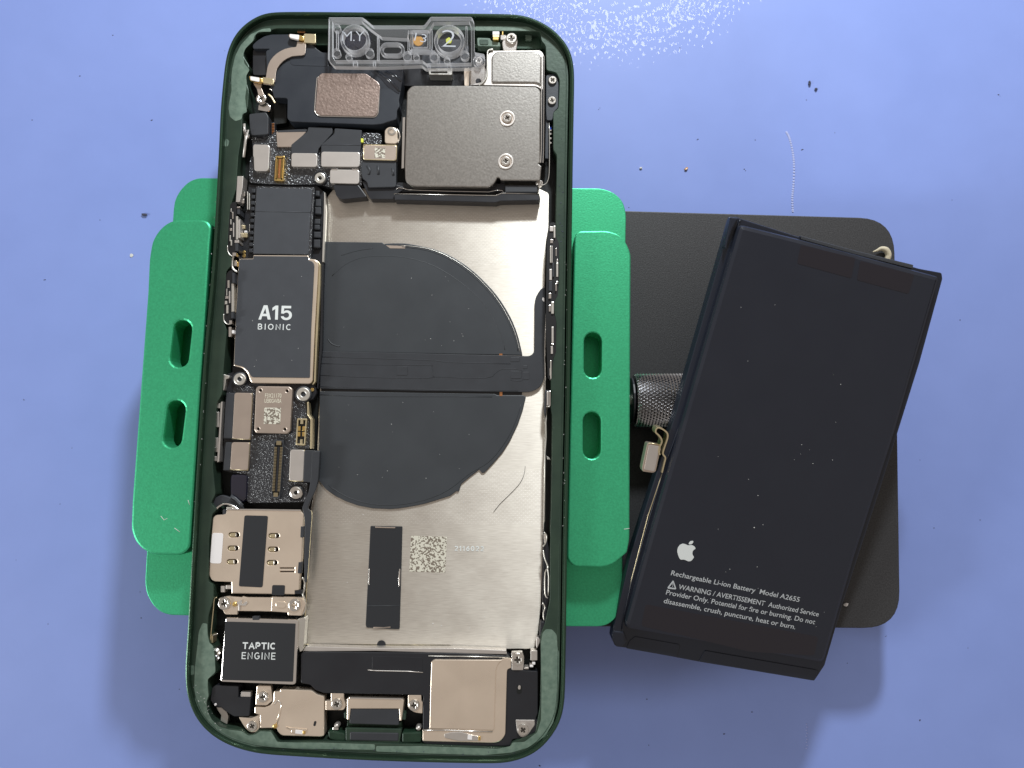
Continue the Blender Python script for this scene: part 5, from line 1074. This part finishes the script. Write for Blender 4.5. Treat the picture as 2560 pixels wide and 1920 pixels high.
sp_ = [(1745, 348), (1712, 423), (2016, 250), (2087, 332), (1655, 542), (1888, 350), (1861, 423), (1572, 519), (2004, 375), (1500, 489), (110, 700), (60, 1000), (200, 190), (282, 88), (150, 1260), (40, 1400), (120, 1560), (448, 1723), (350, 1480), (353, 1545),
       (2118, 1658), (2216, 1590), (1617, 1748), (1880, 1780), (1622, 1863), (2300, 1150), (2400, 800), (2450, 1300), (2380, 500), (2500, 240), (2335, 1320), (2420, 1620), (2300, 1800), (1700, 120), (1500, 270), (380, 300), (80, 300), (250, 550), (180, 1120), (1810, 1835), (1350, 1915)]
ms = []
for p in sp_:
    for k in range(random.choice((1, 1, 2))):
        q = (p[0]+random.uniform(-4, 4)*k, p[1]+random.uniform(-4, 4)*k); r_ = random.uniform(.8, 1.9)*PX*1.1
        me = lathe_mesh([(r_, .0), (r_*.6, r_*.4)], 6); c = P(q, .001)
        for vv in me.vertices: vv.co = Vector((vv.co.x*random.uniform(.7, 1.8), vv.co.y, vv.co.z))+c
        ms.append(me)
tag(join('dust_specks', None, ms, MT['dark'], 'stuff'), 'tiny dark dust specks scattered over the blue mat', 'dust')
MT['bead'] = mat('pale_bead_marks', (.42, .47, .74), .35)
ms = []
for i, p in enumerate(smoothline(T('s', 1812, 762, 1830, 800, 1848, 880, 1855, 960, 1852, 1060, 1845, 1140, 1848, 1218), 6)):
    me = lathe_mesh([(4.0*PX, 0), (2.6*PX, .012)], 8); c = P(p, .001)
    for vv in me.vertices: vv.co += c
    ms.append(me)
for i in range(9):
    me = lathe_mesh([(1.6*PX, 0), (1.0*PX, .012)], 6); c = P((1500+1500*K7+(i % 2)*2, 1300+(1485+i*22)*K7), .001)
    for vv in me.vertices: vv.co += c
    ms.append(me)
tag(join('bead_marks', None, ms, MT['bead'], 'stuff'), 'dotted line of pale bead marks on the mat above the black plate', 'marks')

def specks(name, par, quads, n, m, z, rr, M=P, seed=3):
    random.seed(seed); ms = []
    for i in range(n):
        q = random.choice(quads); u, v = random.random(), random.random()
        a = Vector(q[0]).lerp(Vector(q[1]), u); b = Vector(q[3]).lerp(Vector(q[2]), u); p = a.lerp(b, v)
        r_ = random.uniform(*rr)*PX; me = lathe_mesh([(r_, 0), (r_*.6, r_*.5)], 5); c = M(p, z); k = random.uniform(.7, 2.2); an = random.uniform(0, 3.1)
        for vv in me.vertices:
            x, y = vv.co.x*k, vv.co.y; vv.co = Vector((x*math.cos(an)-y*math.sin(an), x*math.sin(an)+y*math.cos(an), vv.co.z))+c
        ms.append(me)
    return join(name, par, ms, MT[m], 'stuff')
specks('lint', sheet, [[(830, 520), (1340, 520), (1340, 595), (960, 595)], [(830, 1290), (1340, 1180), (1330, 1600), (780, 1600)]], 46, 'dust', SH+.001, (.4, 1.3))
specks('lint', pad1, [[(830, 640), (1150, 690), (1270, 870), (820, 860)]], 14, 'dust', CZ+.001, (.4, .9))
specks('lint', pad2, [[(820, 1000), (1290, 1000), (1150, 1200), (850, 1220)]], 14, 'dust', CZ+.001, (.4, .9), seed=8)
specks('lint', lab, [[(620, 670), (770, 670), (760, 930), (610, 930)]], 7, 'dust', Z(-.202), (.4, .8), seed=9)
specks('grit_and_glints', ledge, [[(547, 380), (556, 380), (515, 930), (506, 930)], [(508, 930), (517, 930), (492, 1300), (483, 1300)], [(1412, 600), (1420, 600), (1412, 1500), (1404, 1500)], [(485, 1700), (560, 1830), (550, 1840), (475, 1720)]], 120, 'dust', Z(-.02), (.3, 1.0), seed=4)  # pale specks painted as tiny glints along the rim
specks('grit_and_glints', ledge, [[(560, 120), (600, 120), (560, 300), (556, 300)], [(600, 1865), (1300, 1880), (1300, 1890), (600, 1873)], [(1390, 300), (1415, 300), (1412, 700), (1398, 700)]], 60, 'dark', LED+.004, (.5, 1.4), seed=6)
for q in ([(402, 1290), (410, 1300), (418, 1296)], [(470, 1250), (474, 1262)], [(1560, 1323), (1574, 1321)], [(436, 1320), (450, 1330)]):
    tube('scuff', au1 if q[0][0] < 900 else au2, q, UPZ+.001, .006, MT['dust'], flat=.4)
